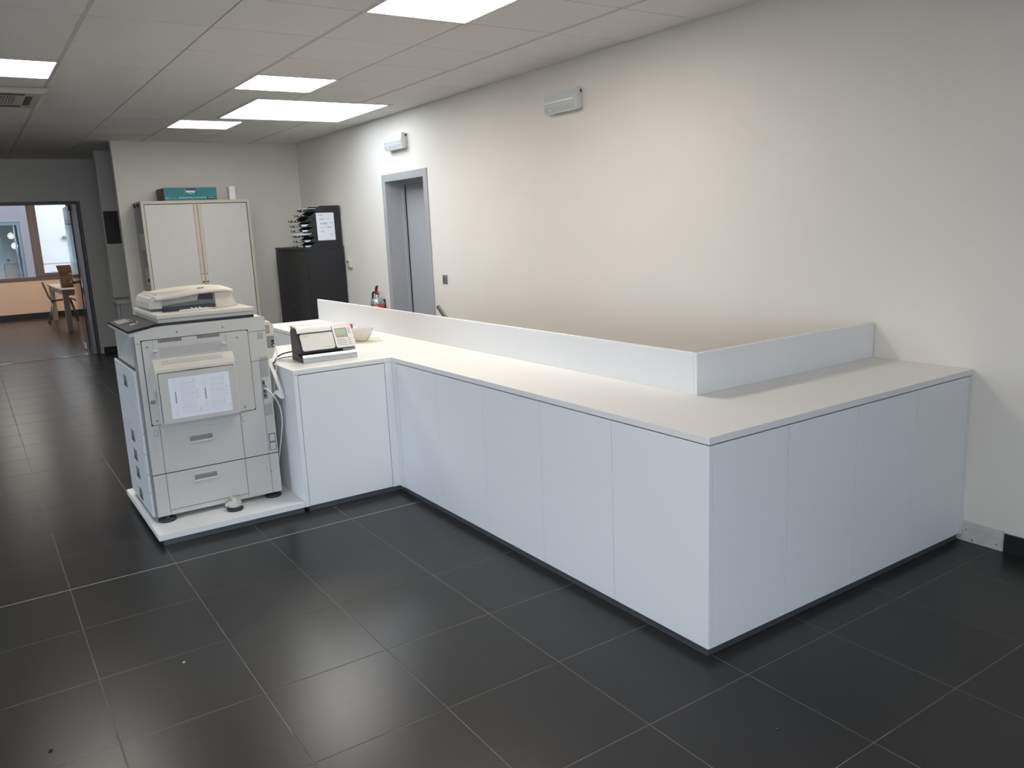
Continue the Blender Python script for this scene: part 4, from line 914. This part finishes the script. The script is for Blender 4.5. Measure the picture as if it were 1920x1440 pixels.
for y, z, lb in ((5.80, 1.872, 'front black magnet clip at the top of the cabinet side'), (5.99, 1.87, 'rear grey magnet clip at the top of the cabinet side'), (5.695, 1.06, 'low black magnet on the cabinet side above the copier')):
    b = B(); b.box(TX0-0.018, TX0-0.0035, y, y+0.035, z, z+0.040, 0.004, 1); o = obj('magnet', b, BLACKP if 'black' in lb else DGREY); tag(o, lb, 'magnet', 'magnets on the cabinet side')
# teal binder box, upside down, and white packet
bx = thing('carton', 'teal product carton lying upside down on the cream cabinet', 'box', (2.04, 5.85, TZ))
bx0, bx1, byf, byb, bz = 1.752, 2.315, 5.705, 6.10, TZ+0.140
b = B(); b.box(bx0, bx1, byf, byb, TZ+0.0005, bz, 0.002, 1); obj('box_body', b, CARDD, bx)
b = B(); b.box(bx0+0.001, bx1-0.001, byf-0.0015, byf-0.0002, TZ+0.002, bz-0.002); fa = obj('printed_face', b, TEAL, bx)
def up_text(body, size, m, xr, ztop, width): text('lettering', body, size, m, fa, (xr, byf-0.0022, ztop), (-1,0,0), (0,0,-1), width)
up_text('Performance Thermal Binder', 0.024, WHITE, 2.195, TZ+0.037, 0.295)
b = B(); b.box(2.205, 2.295, byf-0.0021, byf-0.0016, TZ+0.012, TZ+0.040); obj('brand_patch', b, INKD, fa)
text('lettering', 'Fellowes', 0.020, WHITE, fa, (2.285, byf-0.0026, TZ+0.034), (-1,0,0), (0,0,-1), 0.068)
up_text('Helios', 0.018, ORANGE, 1.868, TZ+0.034, 0.052)
up_text('| 60', 0.022, WHITE, 1.803, TZ+0.036, 0.034)
b = B(); b.box(1.978, 2.085, byf-0.0021, byf-0.0016, TZ+0.074, TZ+0.126); pi = obj('product_picture', b, TEALL, fa)
b = B(); b.box(1.982, 2.088, byf-0.0026, byf-0.0022, TZ+0.108, TZ+0.128); obj('picture_dark', b, INKD, pi)
b = B(); b.box(1.984, 1.998, byf-0.0026, byf-0.0022, TZ+0.064, TZ+0.084); b.box(2.078, 2.092, byf-0.0026, byf-0.0022, TZ+0.064, TZ+0.084); obj('picture_feet', b, mat('navy_print', (0.01, 0.03, 0.08), 0.5), pi)
b = B(); b.box(1.99, 2.075, byf-0.0026, byf-0.0022, TZ+0.094, TZ+0.106); obj('picture_light', b, WHITE, pi)
b = B(); b.box(2.455, 2.525, 5.705, 5.80, TZ+0.0005, TZ+0.148, 0.003, 1); b.box(2.478, 2.522, 5.703, 5.7055, TZ+0.004, TZ+0.144); o = obj('paper_packet', b, WHITE); tag(o, 'narrow white packet standing on the right end of the cream cabinet', 'packet')
# black cupboard
KX0, KX1, KY0, KY1, KZ = 2.985, 3.435, 4.86, 5.905, 1.357
kc = thing('black_cupboard', 'low black metal cupboard in the corner carrying the letter trays', 'cupboard', ((KX0+KX1)/2, (KY0+KY1)/2, 0))
b = B(); b.box(KX0+0.018, KX1, KY0, KY1, 0, KZ-0.030, 0.002, 1); obj('carcass', b, BLACK, kc)
b = B(); b.box(KX0, KX1, KY0, KY1, KZ-0.0295, KZ, 0.002, 1); obj('top', b, BLACK, kc)
for y0, y1, hy in ((KY0+0.003, (KY0+KY1)/2-0.0015, (KY0+KY1)/2-0.06), ((KY0+KY1)/2+0.0015, KY1-0.003, (KY0+KY1)/2+0.04)):
    b = B(); b.box(KX0+0.001, KX0+0.017, y0, y1, 0.05, KZ-0.036, 0.002, 1); dd = obj('door', b, BLACK, kc)
    b = B(); b.box(KX0-0.008, KX0+0.001, hy, hy+0.02, 0.66, 0.70, 0.003, 1); obj('handle', b, DGREY, dd)
# letter trays
def lettertray(z, x0, label, fill):
    y0, y1, x1 = 4.885, 5.235, 3.43
    t = thing('letter_tray', label, 'letter tray', ((x0+x1)/2, (y0+y1)/2, z), 'black letter trays stacked on the black cupboard')
    b = B(); b.box(x0+0.012, x1, y0, y1, z, z+0.004); obj('base', b, BLACKP, t)
    xs = x0+0.085
    for ya, yb_ in ((y0, y0+0.004), (y1-0.004, y1)):
        b = B(); b.prism([(xs-0.02, ya, z+0.004), (x1, ya, z+0.004), (x1, ya, z+0.0555), (xs+0.055, ya, z+0.0555), (xs+0.02, ya, z+0.035)], (0, yb_-ya, 0)); obj('side', b, BLACKP, t)
    b = B(); b.box(x1-0.004, x1, y0+0.004, y1-0.004, z+0.004, z+0.0555); obj('back', b, BLACKP, t)
    for ya, yb_ in ((y0, y0+0.115), (y1-0.115, y1)):
        b = B(); b.prism([(x0+0.012, ya, z+0.0), (x0, ya, z+0.020), (x0+0.004, ya, z+0.022), (x0+0.018, ya, z+0.004)], (0, yb_-ya, 0)); lp = obj('front_lip', b, BLACKP, t)
        b = B(); ym = ya+0.035 if ya > y0+0.01 else yb_-0.06; b.box(x0-0.002, x0+0.004, ym, ym+0.026, z+0.006, z+0.019, 0.001, 1); obj('label_clip', b, WHITE, lp)
    if fill:
        nsh, xo = fill
        b = B(); b.box(x0+xo, x1-0.02, y0+0.03, y1-0.03, z+(0.0045 if xo >= 0.03 else 0.0235), z+(0.0045 if xo >= 0.03 else 0.0235)+nsh); o = obj('paper_stack', b, PAPER if nsh > 0.02 else WHITE)
        tag(o, 'loose white papers in the %s letter tray' % label.split(' black')[0], 'paper', 'papers in the letter trays')
ords = ['bottom', 'second from the bottom', 'third from the bottom', 'fourth from the bottom', 'fourth from the top', 'third from the top', 'second from the top', 'topmost']
xo_ = [2.985, 2.98, 2.975, 2.965, 2.960, 2.945, 3.02, 3.06]
fills = [(0.016, 0.03), (0.020, 0.03), (0.022, -0.005), (0.018, 0.03), (0.022, 0.03), None, None, (0.006, -0.05)]
for k in range(8): lettertray(KZ+0.0005+k*0.0565, xo_[k], '%s black letter tray of the stack on the cupboard' % ords[k], fills[k])
nt_ = thing('note_sheet', 'white handwritten note stuck to the side of the letter trays', 'paper', (3.252, 4.883, 1.43))
sh = 0.0
b = B(); b.prism([(3.150, 4.8805, 1.428), (3.358, 4.8805, 1.428), (3.355, 4.8805, 1.730), (3.147, 4.8805, 1.732)], (0, 0.0012, 0)); obj('sheet', b, PAPER, nt_)
for body, x, z, s_, wd in (('IEDEREEN', 3.165, 1.700, 0.016, 0.062), ('-- -- -- ---', 3.265, 1.702, 0.014, 0.070), ('GELIEVE', 3.180, 1.655, 0.020, 0.064), ('UW', 3.268, 1.658, 0.018, 0.026), ('POSTBAKJE', 3.187, 1.605, 0.024, 0.088), ('OOK', 3.296, 1.612, 0.020, 0.036), ('NA', 3.194, 1.563, 0.018, 0.018), ('TE', 3.230, 1.566, 0.018, 0.018), ('KIJKEN', 3.266, 1.568, 0.018, 0.056), ('AUB', 3.196, 1.518, 0.020, 0.032)):
    text('lettering', body, s_, INK if s_ < 0.017 and '-' in body else INKD, nt_, (x, 4.8795, z), (1,0,0), (0,0,1), wd)
b = B()
for p_, q2 in (((3.298, 1.480), (3.332, 1.480)), ((3.298, 1.500), (3.332, 1.500))): b.box(p_[0], q2[0], 4.8790, 4.8800, p_[1], p_[1]+0.0012)
for x in (3.298, 3.331): b.box(x, x+0.0012, 4.8790, 4.8800, 1.480, 1.501)
b.prism([(3.298, 4.8790, 1.501), (3.315, 4.8790, 1.489), (3.332, 4.8790, 1.501), (3.332, 4.8790, 1.499), (3.315, 4.8790, 1.487), (3.298, 4.8790, 1.499)], (0, 0.001, 0))
obj('envelope_drawing', b, INK, nt_)
# dark picture in the passage
b = B(); b.box(1.338, 1.62, YP-0.018, YP-0.001, 1.490, 1.888, 0.003, 1); o = obj('wall_panel', b, PICT); tag(o, 'dark brown panel hanging on the passage wall left of the cabinet', 'panel')
# white serving trolley half hidden behind the partition
wt = thing('trolley', 'light grey metal trolley half hidden between the copier and the partition', 'trolley', (1.50, 6.85, 0))
b = B(); b.prism([(1.262, 6.65, 0.80), (1.275, 6.65, 0.785), (1.66, 6.65, 0.785), (1.66, 6.65, 0.835), (1.275, 6.65, 0.835), (1.262, 6.65, 0.83)], (0, 0.42, 0)); obj('top_tray', b, COPB, wt)
b = B(); b.box(1.30, 1.62, 6.69, 7.02, 0.14, 0.784, 0.004, 1); bd = obj('body', b, COPB, wt)
b = B(); b.box(1.297, 1.3005, 6.72, 6.99, 0.20, 0.74, 0.001, 1); obj('door', b, WHITE, bd)
b = B(); b.tube([(1.290, 6.74, 0.45), (1.290, 6.74, 0.68)], 0.007); obj('handle', b, ALU, bd)
for x, y in ((1.285, 6.67), (1.285, 7.045), (1.64, 6.67), (1.64, 7.045)):
    b = B(); b.tube([(x, y, 0.075), (x, y, 0.785)], 0.012, 10); lg = obj('leg', b, COPB, wt)
    b = B(); b.lathe([(0.022, -0.010), (0.0325, -0.008), (0.0325, 0.008), (0.022, 0.010)], (x, y, 0.0325), 16, axis='y'); b.box(x-0.012, x+0.012, y-0.014, y+0.014, 0.045, 0.078); obj('caster', b, BLACKP, lg)

# ================================================================== FAR ROOM
TBX0, TBX1, TBY0, TBY1, TBZ = 1.16, 2.06, 12.05, 14.8, 0.735
tb = thing('dining_table', 'pale wooden table in the far room behind the glass door', 'table', ((TBX0+TBX1)/2, (TBY0+TBY1)/2, 0))
b = B(); b.box(TBX0, TBX1, TBY0, TBY1, TBZ-0.03, TBZ, 0.003, 1); obj('tabletop', b, WOODL, tb)
b = B(); b.box(TBX0+0.04, TBX1-0.04, TBY0+0.04, TBY0+0.065, TBZ-0.11, TBZ-0.03); b.box(TBX0+0.04, TBX1-0.04, TBY1-0.065, TBY1-0.04, TBZ-0.11, TBZ-0.03); b.box(TBX0+0.04, TBX0+0.065, TBY0+0.065, TBY1-0.065, TBZ-0.11, TBZ-0.03); b.box(TBX1-0.065, TBX1-0.04, TBY0+0.065, TBY1-0.065, TBZ-0.11, TBZ-0.03)
obj('apron', b, WOODL, tb)
for x in (TBX0+0.02, TBX1-0.11):
    for y in (TBY0+0.02, TBY1-0.11):
        b = B(); b.box(x, x+0.09, y, y+0.09, 0, TBZ-0.031, 0.004, 1); obj('leg', b, WOODL, tb)
# chair
ch = thing('dining_chair', 'dark shell chair with thin metal legs at the far table', 'chair', (1.28, 13.95, 0))
sx0 = 1.10
prof = [(1.545, 0.405), (1.52, 0.440), (1.47, 0.455), (1.30, 0.445), (1.16, 0.440), (1.115, 0.465), (1.085, 0.54), (1.055, 0.66), (1.02, 0.80)]
b = B(); prof2 = [(x+0.010, z+0.012) for x, z in reversed(prof)]
b.prism([(x, 13.76, z) for x, z in prof] + [(x, 13.76, z) for x, z in prof2], (0, 0.40, 0)); obj('shell', b, CHAIRB, ch)
for (xt, yt, xf, yf) in ((1.16, 13.84, 1.045, 13.80), (1.16, 14.08, 1.04, 14.12), (1.46, 13.84, 1.55, 13.80), (1.46, 14.08, 1.55, 14.12)):
    b = B(); b.tube([(xt, yt, 0.438), (xf, yf, 0.0)], 0.011, 10); obj('leg', b, ALU, ch)
# open carton on the far table
bo = thing('carton', 'open brown cardboard box standing on the far table', 'box', (1.36, 12.85, TBZ))
q0, q1, r0, r1, bt = 1.245, 1.475, 12.75, 13.02, TBZ+0.27
b = B(); th = 0.005
b.box(q0, q1, r0, r0+th, TBZ+0.0005, bt); b.box(q0, q1, r1-th, r1, TBZ+0.0005, bt); b.box(q0, q0+th, r0+th, r1-th, TBZ+0.0005, bt); b.box(q1-th, q1, r0+th, r1-th, TBZ+0.0005, bt); b.box(q0+th, q1-th, r0+th, r1-th, TBZ+0.0005, TBZ+0.006)
obj('box_body', b, CARD, bo)
b = B(); b.prism([(q0, r1, bt), (q1, r1, bt), (q1-0.02, r1+0.04, bt+0.125), (q0-0.025, r1+0.04, bt+0.125)], (0, 0.004, 0)); obj('flap', b, CARD, bo)
b = B(); b.prism([(q0, r0, bt), (q0, r1, bt), (q0-0.115, r1-0.02, bt+0.035), (q0-0.115, r0+0.02, bt+0.035)], (0, 0, 0.004)); obj('flap', b, CARDD, bo)
b = B(); b.prism([(q1, r0, bt), (q1, r1, bt), (q1+0.06, r1-0.02, bt+0.11), (q1+0.06, r0+0.02, bt+0.11)], (0.004, 0, 0)); obj('flap', b, WHITE, bo)
for k, (z_, xa, xb, tl) in enumerate(((0.165, 0.012, 0.215, 0.0), (0.110, 0.012, 0.215, -0.02), (0.060, 0.012, 0.14, 0.03))):
    b = B(); b.prism([(q0+xa, r0-0.001, TBZ+z_), (q0+xb, r0-0.001, TBZ+z_+tl), (q0+xb, r0-0.001, TBZ+z_+tl+0.042), (q0+xa, r0-0.001, TBZ+z_+0.042)], (0, 0.0008, 0)); tp = obj('tape_strip', b, mat('printed_tape', (0.55, 0.46, 0.40), 0.6), bo)
    b = B()
    for n in range(int((xb-xa)/0.03)):
        x = q0+xa+0.008+n*0.03; f = tl*(x-q0-xa)/(xb-xa); b.box(x, x+0.018, r0-0.0016, r0-0.0011, TBZ+z_+f+0.012, TBZ+z_+f+0.030)
    obj('tape_print', b, INKD, tp, kind='stuff')
b = B(); b.box(q1-0.095, q1-0.03, r0-0.0008, r0-0.0001, bt-0.04, bt-0.012); obj('label_sticker', b, PAPER, bo)
b = B(); b.quadstrip([[(1.40+0.05*i, 12.18+0.1*j, TBZ+0.002+0.02*abs(math.sin(i*1.7+j))) for j in range(3)] for i in range(6)], False); o = obj('crumpled_paper', b, WHITE); tag(o, 'crumpled white paper on the near end of the far table', 'paper')
sd = o.modifiers.new('t', 'SOLIDIFY'); sd.thickness = 0.002
for x, lb in ((-1.5, 'left LED panel in the ceiling of the far room'), (0.3, 'middle LED panel in the ceiling of the far room'), (1.7, 'right LED panel in the ceiling of the far room')):  # unseen panels added to light the peach wall
    t = thing('ceiling_light', lb, 'ceiling light', (x, 13.7, ZC-0.012), 'LED panels of the far room')
    b = B(); b.box(x-0.3, x+0.3, 13.4, 14.0, ZC-0.012, ZC-0.0005, 0.002, 1); obj('frame', b, WHITE, t)
    b = B(); b.box(x-0.285, x+0.285, 13.415, 13.985, ZC-0.014, ZC-0.0125); obj('diffuser', b, LEDM, t)
# ================================================================== OUTSIDE THE FAR WINDOW
b = B(); b.box(-45, XL-0.3, -40, 40, -0.3, -0.10); b.box(XL-0.3, 20, -40, YR-0.3, -0.3, -0.10); o = obj('street_paving', b, PAVE); o['kind'] = 'structure'; o['label'] = 'paving outside the office windows'  # ground added outside to reduce light going up to ceiling and upper wall
b = B(); b.box(XL-0.2, 9, YF+0.3, 30, -0.3, -0.02); o = obj('courtyard_paving', b, PAVE); o['kind'] = 'structure'; o['label'] = 'courtyard paving outside the far window'
wb = thing('white_building', 'bright white rendered building seen through the right window sash', 'building', (4.5, 20.5, 0))
b = B(); b.box(1.42, 8.0, 20.5, 22.5, -0.02, 5.5); obj('wall', b, EXTW, wb)
b = B(); b.box(2.065, 2.22, 20.38, 20.5, 1.645, 1.662); b.lathe([(0.01, 1.662), (0.05, 1.665), (0.045, 1.70), (0.015, 1.72)], (2.14, 20.44, 0), 14); obj('wall_lamp', b, mat('lamp_grey', (0.10, 0.10, 0.10), 0.5), wb)
b = B(); b.box(1.42, 8.0, 20.490, 20.5, 1.012, 1.020); obj('render_joint', b, mat('joint_grey', (0.07, 0.07, 0.07), 0.8), wb)
lbd = thing('lilac_building', 'greyish lilac building with a tall window seen through the left pane', 'building', (-2.5, 20.4, 0))
b = B(); wx0, wx1, wz0, wz1 = -1.3, 1.17, -0.02, 2.11
b.box(-4.9, wx0, 20.4, 20.7, -0.02, 5.5); b.box(wx1, 1.419, 20.4, 22.5, -0.02, 5.5); b.box(wx0, wx1, 20.4, 20.7, wz1, 5.5)
obj('wall', b, EXTL, lbd)
b = B(); b.box(wx0, wx1, 22.4, 22.5, -0.02, 2.5); b.box(wx0-0.1, wx0, 20.7, 22.5, -0.02, 2.5); b.box(wx0, wx1, 20.7, 22.5, 2.5, 2.6); b.box(wx1, wx1+0.1, 20.71, 22.4, 2.11, 2.5); obj('room', b, EXTI, lbd)
b = B(); b.box(wx1-0.08, wx1, 20.42, 20.48, wz0, wz1); b.box(wx0, wx1-0.08, 20.42, 20.48, wz1-0.08, wz1); b.box(wx1-0.16, wx1-0.13, 20.42, 20.48, wz0, wz1-0.08); wf = obj('window_frame', b, mat('blue_grey_frame', (0.06, 0.08, 0.09), 0.4), lbd)
b = B(); b.box(wx0, wx1-0.08, 20.445, 20.452, wz0, wz1-0.08); obj('pane', b, GLASS, wf)
for x, z, lb in ((0.975, 1.77, 'round white globe lamp behind the glass of the lilac building'), (1.035, 1.51, 'lower round globe lamp behind the glass of the lilac building'), (0.775, 2.13, 'round globe lamp cut by the left photo edge')):
    LY_ = 21.45 if 'lower' in lb else 21.2
    t = thing('globe_lamp', lb, 'lamp', (x, LY_, z-0.08), 'globe lamps in the opposite building')
    b = B(); b.lathe([(0.01, z-0.08), (0.045, z-0.07), (0.073, z-0.035), (0.08, z), (0.073, z+0.035), (0.045, z+0.07), (0.012, z+0.085)], (x, LY_, 0), 18); obj('globe', b, GLOBEM2, t)
    b = B(); b.tube([(x, LY_, z+0.08), (x, LY_, 2.499)], 0.008); obj('cord', b, WHITE, t)
t = thing('white_counter', 'white counter block behind the glass of the lilac building', 'counter', (0.9, 21.25, 0))
b = B(); b.box(0.72, 1.08, 21.0, 21.5, -0.02, 1.045); obj('block', b, EXTW, t)
b = B(); b.box(0.785, 0.862, 21.02, 21.1, 1.0455, 1.19, 0.006, 1); dv = obj('device', b, EXTW, t)
b = B(); b.box(0.80, 0.848, 21.016, 21.021, 1.13, 1.17); obj('device_screen', b, DGREY, dv)

# ---- crumbs on the floor
for (x, y, sz, m, lb) in ((-0.181, -1.276, 0.008, BLACKP, 'black crumb on the floor tiles near the bottom left corner'), (1.635, -2.544, 0.006, BLACKP, 'small black crumb on the floor in front of the counter return'), (0.271, -0.992, 0.005, PAPERG, 'tiny pale crumb on the floor tiles left of centre')):
    b = B(); b.lathe([(sz*0.5, 0.0), (sz, 0.002), (sz*0.8, 0.004), (sz*0.3, 0.006)], (x, y, 0.0002), 7, smooth=False)
    for v in b.bm.verts: v.co.x += random.uniform(-0.3, 0.3)*sz; v.co.y += random.uniform(-0.3, 0.3)*sz
    tag(obj('floor_crumb', b, m), lb, 'crumb', 'crumbs on the floor')
